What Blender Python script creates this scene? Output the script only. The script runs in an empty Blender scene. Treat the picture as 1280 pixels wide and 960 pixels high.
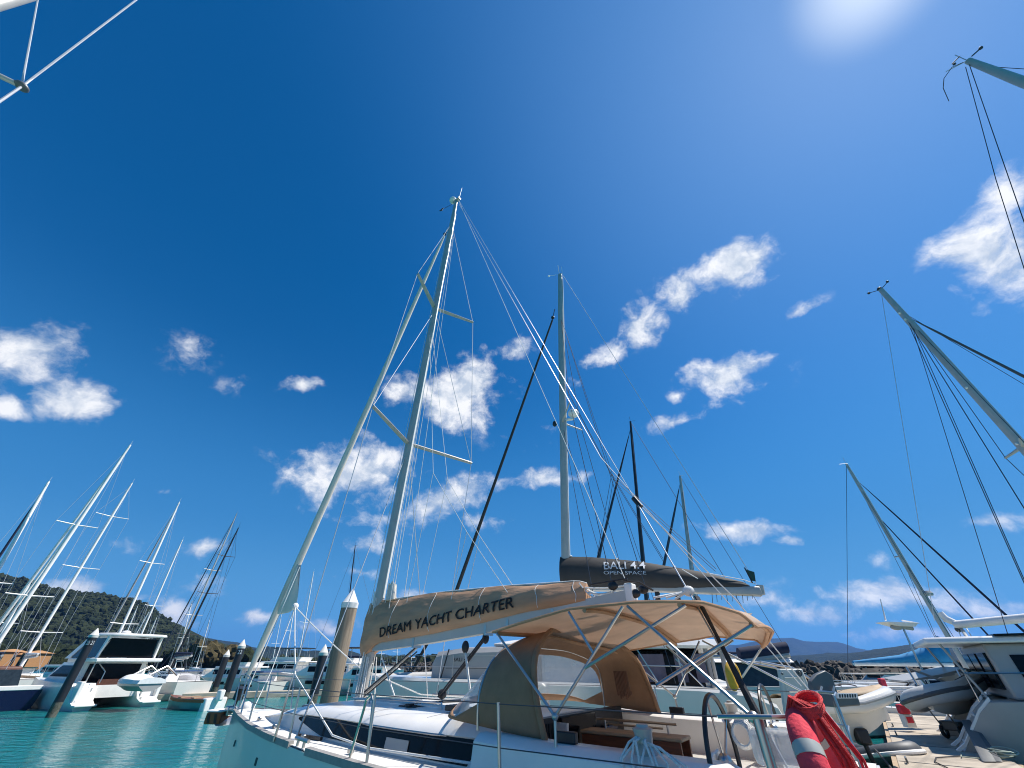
import bpy, bmesh, math, random
import numpy as np
from mathutils import Vector, Matrix, Euler
random.seed(7)
R = math.radians
scene = bpy.context.scene
col = scene.collection

# ------------------------------------------------------------------ camera
HC = 2.3                      # phone held above the pontoon, metres over the water
FPX, TILT = 481.0, math.atan(350 / 481.0)
CA, SA = math.cos(TILT), math.sin(TILT)
cd = bpy.data.cameras.new('camera')
cam = bpy.data.objects.new('camera', cd); col.objects.link(cam)
cam.location = (0, 0, HC); cam.rotation_euler = (math.pi / 2 + TILT, 0, 0)
cd.sensor_fit = 'HORIZONTAL'; cd.sensor_width = 36; cd.lens = FPX / 1280 * 36
cd.clip_start = 0.05; cd.clip_end = 30000
scene.camera = cam

def ray(px, py):
    x = (px - 640) / FPX; y = (480 - py) / FPX
    return x, CA - y * SA, SA + y * CA
def at(px, py, Y):            # measured point of the photograph at depth Y
    r = ray(px, py); k = Y / r[1]
    return Vector((r[0] * k, Y, HC + r[2] * k))
def atz(px, py, z):
    r = ray(px, py); k = (z - HC) / r[2]
    return Vector((r[0] * k, r[1] * k, z))

# ------------------------------------------------------------------ materials
MATS = {}
def mat(name, c, rough=0.5, metal=0.0, var=0.08, scale=6.0, bump=0.0, bscale=60.0, trans=0.0, coat=0.0, c2=None, stretch=None, spec=0.5):
    if name in MATS: return MATS[name]
    m = bpy.data.materials.new(name); m.use_nodes = True
    nt = m.node_tree; N = nt.nodes; L = nt.links
    b = N['Principled BSDF']
    tc = N.new('ShaderNodeTexCoord')
    mp = N.new('ShaderNodeMapping'); L.new(tc.outputs['Object'], mp.inputs['Vector'])
    if stretch: mp.inputs['Scale'].default_value = stretch
    n = N.new('ShaderNodeTexNoise'); n.inputs['Scale'].default_value = scale; n.inputs['Detail'].default_value = 5
    n.inputs['Roughness'].default_value = 0.6
    L.new(mp.outputs['Vector'], n.inputs['Vector'])
    rp = N.new('ShaderNodeValToRGB'); L.new(n.outputs['Fac'], rp.inputs['Fac'])
    e = rp.color_ramp.elements
    e[0].position = 0.3; e[1].position = 0.7
    lo = tuple(max(0, x * (1 - var)) for x in c); hi = tuple(min(1, x * (1 + var)) for x in c)
    if c2: lo, hi = c, c2
    e[0].color = (*lo, 1); e[1].color = (*hi, 1)
    L.new(rp.outputs['Color'], b.inputs['Base Color'])
    b.inputs['Roughness'].default_value = rough; b.inputs['Metallic'].default_value = metal
    b.inputs['Specular IOR Level'].default_value = spec
    if coat: b.inputs['Coat Weight'].default_value = coat; b.inputs['Coat Roughness'].default_value = 0.08
    if bump:
        n2 = N.new('ShaderNodeTexNoise'); n2.inputs['Scale'].default_value = bscale; n2.inputs['Detail'].default_value = 4
        L.new(mp.outputs['Vector'], n2.inputs['Vector'])
        bp = N.new('ShaderNodeBump'); bp.inputs['Strength'].default_value = bump; bp.inputs['Distance'].default_value = 0.02
        L.new(n2.outputs['Fac'], bp.inputs['Height']); L.new(bp.outputs['Normal'], b.inputs['Normal'])
    if trans:
        t = N.new('ShaderNodeBsdfTranslucent'); L.new(rp.outputs['Color'], t.inputs['Color'])
        mx = N.new('ShaderNodeMixShader'); mx.inputs['Fac'].default_value = trans
        L.new(b.outputs['BSDF'], mx.inputs[1]); L.new(t.outputs['BSDF'], mx.inputs[2])
        L.new(mx.outputs['Shader'], N['Material Output'].inputs['Surface'])
    MATS[name] = m
    return m
def clear(name, tint=(0.9, 0.93, 0.95), amount=0.66, rough=0.12):
    if name in MATS: return MATS[name]
    m = bpy.data.materials.new(name); m.use_nodes = True
    nt = m.node_tree; N = nt.nodes; L = nt.links; b = N['Principled BSDF']
    b.inputs['Base Color'].default_value = (0.72, 0.74, 0.76, 1); b.inputs['Roughness'].default_value = rough
    tc = N.new('ShaderNodeTexCoord'); n = N.new('ShaderNodeTexNoise'); n.inputs['Scale'].default_value = 3.0; n.inputs['Detail'].default_value = 6
    L.new(tc.outputs['Object'], n.inputs['Vector'])
    bp = N.new('ShaderNodeBump'); bp.inputs['Strength'].default_value = 0.5; bp.inputs['Distance'].default_value = 0.05
    L.new(n.outputs['Fac'], bp.inputs['Height']); L.new(bp.outputs['Normal'], b.inputs['Normal'])
    t = N.new('ShaderNodeBsdfTransparent'); t.inputs['Color'].default_value = (*tint, 1)
    mr = N.new('ShaderNodeMapRange'); mr.inputs['To Min'].default_value = amount - 0.2; mr.inputs['To Max'].default_value = amount + 0.12
    L.new(n.outputs['Fac'], mr.inputs['Value'])
    mx = N.new('ShaderNodeMixShader'); L.new(mr.outputs['Result'], mx.inputs['Fac'])
    L.new(b.outputs['BSDF'], mx.inputs[1]); L.new(t.outputs['BSDF'], mx.inputs[2])
    L.new(mx.outputs['Shader'], N['Material Output'].inputs['Surface'])
    MATS[name] = m
    return m

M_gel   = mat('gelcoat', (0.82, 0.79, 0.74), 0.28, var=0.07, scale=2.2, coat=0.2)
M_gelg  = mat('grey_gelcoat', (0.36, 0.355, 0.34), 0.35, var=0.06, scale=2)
M_hullw = mat('hull_white', (0.70, 0.67, 0.61), 0.22, var=0.04, scale=1.5, coat=0.2)
M_deck  = mat('nonskid_deck', (0.72, 0.70, 0.65), 0.65, var=0.12, scale=4, bump=0.15, bscale=300)
M_navy  = mat('navy_hull', (0.004, 0.006, 0.035), 0.2, coat=0.15)
M_alu   = mat('anodised_mast', (0.46, 0.44, 0.40), 0.42, 0.2, var=0.08, scale=4)
M_boom  = mat('boom_alloy', (0.50, 0.49, 0.46), 0.42, 0.1, var=0.05)
M_white = mat('white_paint', (0.82, 0.79, 0.74), 0.4, var=0.04)
M_black = mat('black_plastic', (0.015, 0.015, 0.017), 0.4, var=0.2)
M_carbon= mat('carbon_mast', (0.02, 0.018, 0.02), 0.3, var=0.2)
M_chrome= mat('stainless', (0.50, 0.49, 0.47), 0.30, 1.0, var=0.05, scale=20)
M_wire  = mat('wire_rope', (0.55, 0.56, 0.57), 0.4, 0.3)
M_wired = mat('dark_wire', (0.05, 0.055, 0.07), 0.5, 0.2)
M_rope  = mat('white_rope', (0.75, 0.74, 0.70), 0.8, var=0.15, scale=80, bump=0.4, bscale=200)
M_roped = mat('dark_rope', (0.03, 0.03, 0.035), 0.8, var=0.3, scale=80, bump=0.4, bscale=200)
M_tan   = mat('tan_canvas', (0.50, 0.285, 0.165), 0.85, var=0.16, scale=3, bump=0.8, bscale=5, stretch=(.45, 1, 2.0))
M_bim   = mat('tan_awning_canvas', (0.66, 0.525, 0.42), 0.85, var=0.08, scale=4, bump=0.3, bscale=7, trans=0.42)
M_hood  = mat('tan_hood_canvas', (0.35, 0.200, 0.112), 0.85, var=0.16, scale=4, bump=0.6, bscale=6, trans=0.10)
M_grbag = mat('charcoal_canvas', (0.042, 0.038, 0.034), 0.75, var=0.15, scale=3, bump=0.25, bscale=8)
M_blue  = mat('blue_canvas', (0.008, 0.20, 0.42), 0.8, var=0.2, scale=3, bump=0.3, bscale=6)
M_nvcan = mat('navy_canvas', (0.012, 0.018, 0.05), 0.8, var=0.2, bump=0.3, bscale=6)
M_sail  = mat('furled_dacron', (0.70, 0.65, 0.56), 0.75, var=0.10, scale=5, bump=0.3, bscale=9, stretch=(1, 1, 0.2))
M_glass = mat('dark_acrylic', (0.006, 0.007, 0.010), 0.12, var=0.2, spec=0.18)
M_glassb= mat('tinted_glass', (0.02, 0.028, 0.033), 0.08, var=0.3, spec=0.4)
M_toe   = mat('grey_capping', (0.30, 0.285, 0.265), 0.6, var=0.12, scale=12)
M_teak  = mat('varnished_wood', (0.16, 0.055, 0.025), 0.35, var=0.35, scale=4, stretch=(1, 12, 12))
M_teakg = mat('weathered_teak', (0.40, 0.29, 0.18), 0.7, var=0.25, scale=4, stretch=(1, 14, 14))
M_letter= mat('black_lettering', (0.012, 0.011, 0.012), 0.8)
M_letterw= mat('pale_lettering', (0.62, 0.63, 0.64), 0.7)
M_conc  = mat('pontoon_concrete', (0.40, 0.34, 0.265), 0.9, var=0.30, scale=1.3, bump=0.3, bscale=25)
M_pile  = mat('pile_concrete', (0.25, 0.195, 0.14), 0.85, var=0.30, scale=3, bump=0.3, bscale=20, stretch=(5, 5, 0.35))
M_pileb = mat('black_pile_sleeve', (0.014, 0.014, 0.016), 0.45, var=0.3, scale=3, bump=0.1)
M_red   = mat('red_foam', (0.74, 0.06, 0.085), 0.78, var=0.22, scale=7, bump=0.35, bscale=40, spec=.25)
M_redr  = mat('red_rope', (0.70, 0.035, 0.035), 0.7, var=0.2, scale=60, bump=0.5, bscale=150)
M_refl  = mat('grey_reflective_tape', (0.42, 0.42, 0.38), 0.4, var=0.1)
M_yell  = mat('yellow_foam', (0.62, 0.36, 0.03), 0.6, var=0.12)
M_orange= mat('orange_cover', (0.50, 0.12, 0.04), 0.7, var=0.2)
M_brown = mat('brown_leather', (0.10, 0.035, 0.02), 0.6, var=0.3)
M_rub   = mat('grey_rubber', (0.50, 0.50, 0.48), 0.5, var=0.08)
M_rubd  = mat('dark_grey_rubber', (0.08, 0.085, 0.09), 0.55, var=0.15)
M_cloth = mat('white_cover_cloth', (0.75, 0.75, 0.73), 0.85, var=0.06, bump=0.35, bscale=5)
M_greyc = mat('grey_awning', (0.42, 0.41, 0.42), 0.85, var=0.08, bump=0.3, bscale=4, trans=0.15)
M_bbq   = mat('grey_enamel', (0.13, 0.135, 0.135), 0.45, 0.3, var=0.1)
M_panel = mat('moulded_panel', (0.60, 0.60, 0.54), 0.5, var=0.06)
M_vinyl = clear('clear_vinyl')
M_terra = mat('ochre_render', (0.42, 0.22, 0.09), 0.85, var=0.2)
M_roof  = mat('terracotta_roof', (0.30, 0.11, 0.05), 0.85, var=0.25)
M_hbrn  = mat('brown_hull', (0.22, 0.08, 0.03), 0.4, var=0.2)
M_grn   = mat('green_hull', (0.10, 0.26, 0.24), 0.35, var=0.1)

# ------------------------------------------------------------------ mesh builder
class MB:
    def __init__(s): s.v = []; s.f = []
    def add(s, vs, fs):
        o = len(s.v); s.v += [tuple(p) for p in vs]; s.f += [tuple(i + o for i in f) for f in fs]; return s
    def box(s, x0, x1, y0, y1, z0, z1):
        vs = [(x, y, z) for z in (z0, z1) for y in (y0, y1) for x in (x0, x1)]
        return s.add(vs, [(0, 2, 3, 1), (4, 5, 7, 6), (0, 1, 5, 4), (2, 6, 7, 3), (0, 4, 6, 2), (1, 3, 7, 5)])
    def hexa(s, b, t):          # bottom ring of 4, top ring of 4
        return s.loft([b, t])
    def loft(s, rings, closed=True, cap=True):
        n = len(rings[0]); vs = [p for r in rings for p in r]; fs = []
        for i in range(len(rings) - 1):
            for j in range(n if closed else n - 1):
                k = (j + 1) % n
                fs.append((i * n + j, i * n + k, (i + 1) * n + k, (i + 1) * n + j))
        if closed and cap:
            fs.append(tuple(range(n))[::-1]); fs.append(tuple((len(rings) - 1) * n + j for j in range(n)))
        return s.add(vs, fs)
    def tube(s, pts, r, n=8, r2=None, cap=True):
        pts = [Vector(p) for p in pts]; m = len(pts)
        rs = r if isinstance(r, (list, tuple)) else [r + ((r2 if r2 is not None else r) - r) * i / max(1, m - 1) for i in range(m)]
        rings = []; up = None
        for i, p in enumerate(pts):
            d = (pts[min(i + 1, m - 1)] - pts[max(i - 1, 0)])
            if d.length < 1e-9: d = Vector((0, 0, 1))
            d.normalize()
            if up is None:
                up = Vector((0, 0, 1)) if abs(d.z) < 0.9 else Vector((1, 0, 0))
            a = d.cross(up).normalized(); b = a.cross(d).normalized(); up = b
            rings.append([p + (a * math.cos(2 * math.pi * j / n) + b * math.sin(2 * math.pi * j / n)) * rs[i] for j in range(n)])
        return s.loft(rings, True, cap)
    def lathe(s, prof, c=(0, 0), n=24):    # prof: (r, z)
        return s.loft([[(c[0] + r * math.cos(2 * math.pi * j / n), c[1] + r * math.sin(2 * math.pi * j / n), z) for j in range(n)] for r, z in prof])
    def prism(s, poly, y0, y1):            # polygon in xz, extruded in y
        return s.loft([[(x, y0, z) for x, z in poly], [(x, y1, z) for x, z in poly]])
    def slab(s, poly, z0, z1):             # polygon in xy, extruded in z
        return s.loft([[(x, y, z0) for x, y in poly], [(x, y, z1) for x, y in poly]])
    def torus(s, c, ax, Rr, r, n=32, m=10, a0=0, a1=2 * math.pi, ref=None):
        ax = Vector(ax).normalized(); u = Vector(ref or (0, 0, 1)); u = (u - ax * u.dot(ax)).normalized(); w = ax.cross(u); c = Vector(c)
        full = abs(a1 - a0 - 2 * math.pi) < 1e-6
        rings = []
        for i in range(n if full else n + 1):
            a = a0 + (a1 - a0) * i / n; d = u * math.cos(a) + w * math.sin(a)
            rings.append([c + d * (Rr + r * math.cos(2 * math.pi * j / m)) + ax * (r * math.sin(2 * math.pi * j / m)) for j in range(m)])
        if full: rings.append(rings[0]); return s.loft(rings, True, False)
        return s.loft(rings)
    def sphere(s, c, r, n=10, m=7):
        c = Vector(c); rx, ry, rz = r if isinstance(r, (tuple, list)) else (r, r, r)
        return s.loft([[c + Vector((rx * math.sin(t) * math.cos(2 * math.pi * j / n), ry * math.sin(t) * math.sin(2 * math.pi * j / n), rz * math.cos(t))) for j in range(n)]
                       for t in [0.02 + (math.pi - 0.04) * i / m for i in range(m + 1)]])
    def build(s, name, m, parent=None, smooth=True, bevel=0.0, solid=0.0, loc=None, label=None):
        me = bpy.data.meshes.new(name); me.from_pydata(s.v, [], s.f); me.update()
        bm = bmesh.new(); bm.from_mesh(me)
        bmesh.ops.remove_doubles(bm, verts=bm.verts, dist=1e-5)
        bmesh.ops.recalc_face_normals(bm, faces=bm.faces); bm.to_mesh(me); bm.free()
        me.materials.append(m)
        if smooth:
            me.polygons.foreach_set('use_smooth', [True] * len(me.polygons))
            try: me.set_sharp_from_angle(angle=R(38))
            except Exception: pass
        o = bpy.data.objects.new(name, me); col.objects.link(o)
        if parent: o.parent = parent
        if loc: o.location = loc
        if solid:
            md = o.modifiers.new('solid', 'SOLIDIFY'); md.thickness = solid; md.offset = 0
        if bevel:
            md = o.modifiers.new('bevel', 'BEVEL'); md.width = bevel; md.segments = 2; md.limit_method = 'ANGLE'; md.angle_limit = R(40)
        if label: o['label'] = label
        return o

def tag(o, label, cat, group=None, kind=None):
    o['label'] = label; o['category'] = cat
    if group: o['group'] = group
    if kind: o['kind'] = kind
    return o
def thing(name, label, cat, loc=(0, 0, 0), rz=0.0, group=None):
    o = bpy.data.objects.new(name, None); col.objects.link(o)
    o.location = loc; o.rotation_euler = (0, 0, rz); o.empty_display_size = 0.3
    return tag(o, label, cat, group)
def setting(o, kind='structure'):
    o['kind'] = kind; return o
def interp(tab, x):
    if x <= tab[0][0]: return tab[0][1]
    for (a, va), (b, vb) in zip(tab, tab[1:]):
        if x <= b: return va + (vb - va) * (x - a) / (b - a)
    return tab[-1][1]
def sag(a, b, d, n=8):
    a, b = Vector(a), Vector(b)
    return [a.lerp(b, i / n) - Vector((0, 0, d * 4 * (i / n) * (1 - i / n))) for i in range(n + 1)]
def text(name, s, size, m, parent, fn, bold=0.0, xs=1.0, width=None, sub=1, flip=False):
    """lettering laid on a surface: fn(u, v) gives the point for text coordinates in metres"""
    cu = bpy.data.curves.new('lettering', 'FONT'); cu.body = s; cu.size = 1; cu.offset = bold if abs(bold) <= .008 else 0; cu.resolution_u = 4
    o = bpy.data.objects.new('lettering', cu); col.objects.link(o)
    bpy.context.view_layer.update()
    me = bpy.data.meshes.new_from_object(o.evaluated_get(bpy.context.evaluated_depsgraph_get()))
    col.objects.unlink(o); bpy.data.objects.remove(o)
    bm = bmesh.new(); bm.from_mesh(me)
    bmesh.ops.triangulate(bm, faces=bm.faces)
    for _ in range(sub): bmesh.ops.subdivide_edges(bm, edges=[e for e in bm.edges if e.calc_length() > 0.25], cuts=1); bmesh.ops.triangulate(bm, faces=bm.faces)
    x1 = max(v.co.x for v in bm.verts); x0 = min(v.co.x for v in bm.verts)
    if bold > 0.008:                                   # heavier strokes: the outline laid over itself, a hair apart
        src = bm.verts[:] + bm.edges[:] + bm.faces[:]
        for i, (dx, dy) in enumerate(((bold, 0), (0, bold), (bold, bold))):
            g = bmesh.ops.duplicate(bm, geom=src)['geom']
            for v in g:
                if isinstance(v, bmesh.types.BMVert): v.co += Vector((dx, dy, .004 * (i + 1)))
    k = size / 0.70                                    # cap height of the face is about 0.70
    kx = k * xs if width is None else width / (x1 - x0)
    up_ = {}
    for v in bm.verts:
        z_ = v.co.z; p = Vector(fn((v.co.x - x0) * kx, v.co.y * k)); q = Vector(fn((v.co.x - x0) * kx + .002, v.co.y * k)); s_ = Vector(fn((v.co.x - x0) * kx, v.co.y * k + .002))
        v.co = p + (q - p).cross(s_ - p).normalized() * (z_ * .5)
    bm.to_mesh(me); bm.free(); me.materials.clear(); me.materials.append(m)
    ob = bpy.data.objects.new(name, me); col.objects.link(ob); ob.parent = parent
    return ob
# ------------------------------------------------------------------ daylight and sky
SUN_EL, SUN_AZ = R(57), R(79)             # azimuth clockwise from +Y
sd = Vector((math.cos(SUN_EL) * math.sin(SUN_AZ), math.cos(SUN_EL) * math.cos(SUN_AZ), math.sin(SUN_EL)))
sl = bpy.data.lights.new('sun', 'SUN'); sl.energy = 5.0; sl.angle = R(0.53); sl.color = (1.0, 0.955, 0.89)
so = bpy.data.objects.new('sun', sl); col.objects.link(so); so.rotation_euler = sd.to_track_quat('Z', 'Y').to_euler(); so.location = sd * 60

w = bpy.data.worlds.new('World'); scene.world = w; w.use_nodes = True
nt = w.node_tree; N = nt.nodes; L = nt.links
N.clear()
out = N.new('ShaderNodeOutputWorld'); bg = N.new('ShaderNodeBackground'); L.new(bg.outputs[0], out.inputs['Surface'])
bg.inputs['Strength'].default_value = 0.090
sky = N.new('ShaderNodeTexSky'); sky.sky_type = 'NISHITA'; sky.sun_disc = False
sky.sun_elevation = SUN_EL; sky.sun_rotation = SUN_AZ
sky.altitude = 0; sky.air_density = 1.0; sky.dust_density = 0.15; sky.ozone_density = 3.0
hs = N.new('ShaderNodeHueSaturation'); hs.inputs['Saturation'].default_value = 1.42; hs.inputs['Value'].default_value = 0.95; hs.inputs['Hue'].default_value = 0.5
L.new(sky.outputs['Color'], hs.inputs['Color'])
tc = N.new('ShaderNodeTexCoord'); D = tc.outputs['Generated']
def nz(scale, detail, vec, rough=0.55):
    n = N.new('ShaderNodeTexNoise'); n.inputs['Scale'].default_value = scale; n.inputs['Detail'].default_value = detail; n.inputs['Roughness'].default_value = rough
    L.new(vec, n.inputs['Vector']); return n
def vm(op, a, b):
    n = N.new('ShaderNodeVectorMath'); n.operation = op
    for i, x in enumerate((a, b)):
        if x is None: continue
        if isinstance(x, (tuple, list)): n.inputs[i].default_value = x
        else: L.new(x, n.inputs[i])
    return n
def mth(op, a, b=None, c=None, clamp=False):
    n = N.new('ShaderNodeMath'); n.operation = op; n.use_clamp = clamp
    for i, x in enumerate((a, b, c)):
        if x is None: continue
        if isinstance(x, (int, float)): n.inputs[i].default_value = x
        else: L.new(x, n.inputs[i])
    return n.outputs[0]
warp = nz(11.0, 4, D)
wv = vm('SUBTRACT', warp.outputs['Color'], (0.5, 0.5, 0.5))
ws = N.new('ShaderNodeVectorMath'); ws.operation = 'SCALE'; L.new(wv.outputs[0], ws.inputs[0]); ws.inputs['Scale'].default_value = 0.045
DW = vm('ADD', D, ws.outputs[0]).outputs[0]
# cumulus banks: bearing of the centre, half width, half height, lean, thickness
CL = [(28, 440, 82, 46, -8, 1.1), (100, 503, 58, 27, 12, .95), (8, 512, 34, 14, 0, .6), (238, 437, 24, 20, 30, .28), (375, 480, 28, 11, 0, .75), (294, 482, 18, 9, 0, .35),
      (440, 592, 88, 48, 0, 1.15), (552, 628, 72, 22, -22, 1.0), (480, 650, 40, 12, -10, .7), (575, 492, 62, 44, 0, 1.15), (508, 487, 32, 24, 0, .7), (646, 437, 40, 16, -10, .8), (690, 598, 44, 13, 0, .95),
      (918, 335, 66, 34, -22, 1.0), (848, 362, 34, 24, -30, .85), (800, 404, 32, 26, -40, .9), (758, 442, 28, 15, -30, .8), (908, 474, 58, 32, -10, .95), (850, 526, 36, 11, -12, .65), (846, 496, 12, 7, 0, .5),
      (1000, 390, 28, 9, -32, .5), (988, 396, 16, 8, -10, .5), (1248, 325, 78, 80, -25, 1.1), (1250, 250, 52, 36, -15, .9), (1165, 398, 26, 10, -30, .45), (1095, 330, 12, 9, 0, .3),
      (930, 664, 62, 13, 3, .95), (986, 677, 26, 8, 0, .8), (1228, 655, 46, 10, -8, .6), (1120, 748, 110, 22, 4, .95), (1015, 765, 62, 14, 0, .8), (1150, 795, 95, 12, 0, .75), (1240, 762, 60, 14, 0, .7), (960, 748, 42, 20, 0, .7),
      (208, 768, 46, 24, 0, 1.0), (258, 687, 34, 12, 0, .7), (250, 735, 42, 19, 0, .75), (98, 740, 44, 14, 4, .85), (160, 752, 40, 12, 0, .7), (198, 609, 32, 7, 8, .3), (318, 771, 34, 12, 0, .9), (400, 781, 42, 14, 0, .95),
      (462, 684, 32, 17, 0, .7), (452, 716, 36, 10, 0, .6), (506, 745, 22, 11, 0, .9), (600, 650, 34, 10, 0, .35), (720, 476, 14, 9, 0, .4), (905, 548, 22, 6, 0, .2), (665, 545, 26, 16, 0, .16), (150, 680, 40, 10, 0, .2), (1060, 700, 60, 8, 0, .2)]
best = None; K_ = 1.28
for px, py, rx, ry, ang, th in CL:
    def dr(x, y): return Vector(ray(x, y)).normalized()
    c = dr(px, py); ca_, sa_ = math.cos(R(ang)), math.sin(R(ang))
    u = (dr(px + K_ * rx * ca_, py + K_ * rx * sa_) - dr(px - K_ * rx * ca_, py - K_ * rx * sa_)) / 2
    v = (dr(px - K_ * ry * sa_, py + K_ * ry * ca_) - dr(px + K_ * ry * sa_, py - K_ * ry * ca_)) / 2
    lu, lv = u.length, v.length
    X = u.normalized(); Z_ = c; Y_ = Z_.cross(X).normalized(); X = Y_.cross(Z_).normalized()
    m3 = Matrix((X, Y_, Z_)).transposed()
    mp = N.new('ShaderNodeMapping'); mp.vector_type = 'TEXTURE'; L.new(DW, mp.inputs['Vector'])
    mp.inputs['Location'].default_value = c; mp.inputs['Rotation'].default_value = m3.to_euler('XYZ'); mp.inputs['Scale'].default_value = (lu, lv, 0.5)
    ln = N.new('ShaderNodeVectorMath'); ln.operation = 'LENGTH'; L.new(mp.outputs[0], ln.inputs[0])
    f = mth('MULTIPLY_ADD', ln.outputs['Value'], -th, th)           # thickness at the heart, 0 at the rim
    best = f if best is None else mth('MAXIMUM', best, f)
sx = vm('MULTIPLY', DW, (1, 1, 1.25)).outputs[0]
fb = nz(11.0, 10, sx, 0.60)
mask = mth('MULTIPLY_ADD', fb.outputs['Fac'], 2.7, -1.38)
den = mth('ADD', best, mask)
fb2 = nz(11.0, 5, vm('ADD', sx, tuple(sd * 0.03)).outputs[0], 0.6)
mr = N.new('ShaderNodeMapRange'); mr.interpolation_type = 'SMOOTHSTEP'; L.new(den, mr.inputs['Value'])
mr.inputs['From Min'].default_value = 0.10; mr.inputs['From Max'].default_value = 0.95
# only where a bank stands at all
gate = N.new('ShaderNodeMapRange'); L.new(best, gate.inputs['Value']); gate.inputs['From Min'].default_value = -0.25; gate.inputs['From Max'].default_value = 0.12
cov = mth('MULTIPLY', mr.outputs['Result'], gate.outputs['Result'])
cov = mth('MULTIPLY', cov, 0.93)
lit = N.new('ShaderNodeMapRange'); L.new(mth('SUBTRACT', fb.outputs['Fac'], fb2.outputs['Fac']), lit.inputs['Value'])
lit.inputs['From Min'].default_value = -0.10; lit.inputs['From Max'].default_value = 0.11
cc = N.new('ShaderNodeMix'); cc.data_type = 'RGBA'; L.new(lit.outputs['Result'], cc.inputs['Factor'])
CLOUD = 9.0
cc.inputs['A'].default_value = (CLOUD * 0.55, CLOUD * 0.63, CLOUD * 0.74, 1); cc.inputs['B'].default_value = (CLOUD, CLOUD, CLOUD, 1)
mxs = N.new('ShaderNodeMix'); mxs.data_type = 'RGBA'; L.new(cov, mxs.inputs['Factor'])
sepz = N.new('ShaderNodeSeparateXYZ'); L.new(D, sepz.inputs[0])
hz = N.new('ShaderNodeMapRange'); hz.interpolation_type = 'SMOOTHSTEP'; L.new(sepz.outputs['Z'], hz.inputs['Value'])
hz.inputs['From Min'].default_value = 0.0; hz.inputs['From Max'].default_value = 0.60; hz.inputs['To Min'].default_value = 1.0; hz.inputs['To Max'].default_value = 0.0
hb = N.new('ShaderNodeMix'); hb.data_type = 'RGBA'; L.new(hz.outputs['Result'], hb.inputs['Factor']); L.new(hs.outputs['Color'], hb.inputs['A']); hb.inputs['B'].default_value = (0.34, 2.05, 4.75, 1)
h2 = N.new('ShaderNodeMapRange'); h2.interpolation_type = 'SMOOTHSTEP'; L.new(sepz.outputs['Z'], h2.inputs['Value'])
h2.inputs['From Min'].default_value = -0.02; h2.inputs['From Max'].default_value = 0.26; h2.inputs['To Min'].default_value = 0.8; h2.inputs['To Max'].default_value = 0.0
hc = N.new('ShaderNodeMix'); hc.data_type = 'RGBA'; L.new(h2.outputs['Result'], hc.inputs['Factor']); L.new(hb.outputs['Result'], hc.inputs['A']); hc.inputs['B'].default_value = (1.35, 3.9, 6.7, 1)
tn_ = vm('MULTIPLY', hc.outputs['Result'], (0.92, 1.0, 1.02))
# brightening of the air round the sun
sdot = vm('DOT_PRODUCT', D, tuple(sd)).outputs['Value']
g1 = N.new('ShaderNodeMapRange'); L.new(sdot, g1.inputs['Value'])
g1.inputs['From Min'].default_value = math.cos(R(66)); g1.inputs['From Max'].default_value = 1.0
m1 = N.new('ShaderNodeMix'); m1.data_type = 'RGBA'; L.new(mth('MULTIPLY', mth('POWER', g1.outputs['Result'], 3.0), 0.42), m1.inputs['Factor']); L.new(tn_.outputs[0], m1.inputs['A']); m1.inputs['B'].default_value = (1.7, 3.9, 7.8, 1)
g2 = N.new('ShaderNodeMapRange'); L.new(sdot, g2.inputs['Value'])
g2.inputs['From Min'].default_value = math.cos(R(7.0)); g2.inputs['From Max'].default_value = 1.0
m2 = N.new('ShaderNodeMix'); m2.data_type = 'RGBA'; L.new(mth('MULTIPLY', mth('POWER', g2.outputs['Result'], 2.4), 0.75), m2.inputs['Factor']); L.new(m1.outputs['Result'], m2.inputs['A']); m2.inputs['B'].default_value = (7.5, 8.5, 10, 1)
L.new(m2.outputs['Result'], mxs.inputs['A']); L.new(cc.outputs['Result'], mxs.inputs['B'])
L.new(mxs.outputs['Result'], bg.inputs['Color'])
w.cycles.sampling_method = 'MANUAL'; w.cycles.sample_map_resolution = 512
scene.view_settings.view_transform = 'Standard'; scene.view_settings.look = 'None'
scene.view_settings.exposure = 0.42; scene.view_settings.gamma = 1.0
scene.render.engine = 'CYCLES'
scene.cycles.use_denoising = True
scene.cycles.filter_width = 1.05
scene.cycles.max_bounces = 8; scene.cycles.transparent_max_bounces = 16

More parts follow.
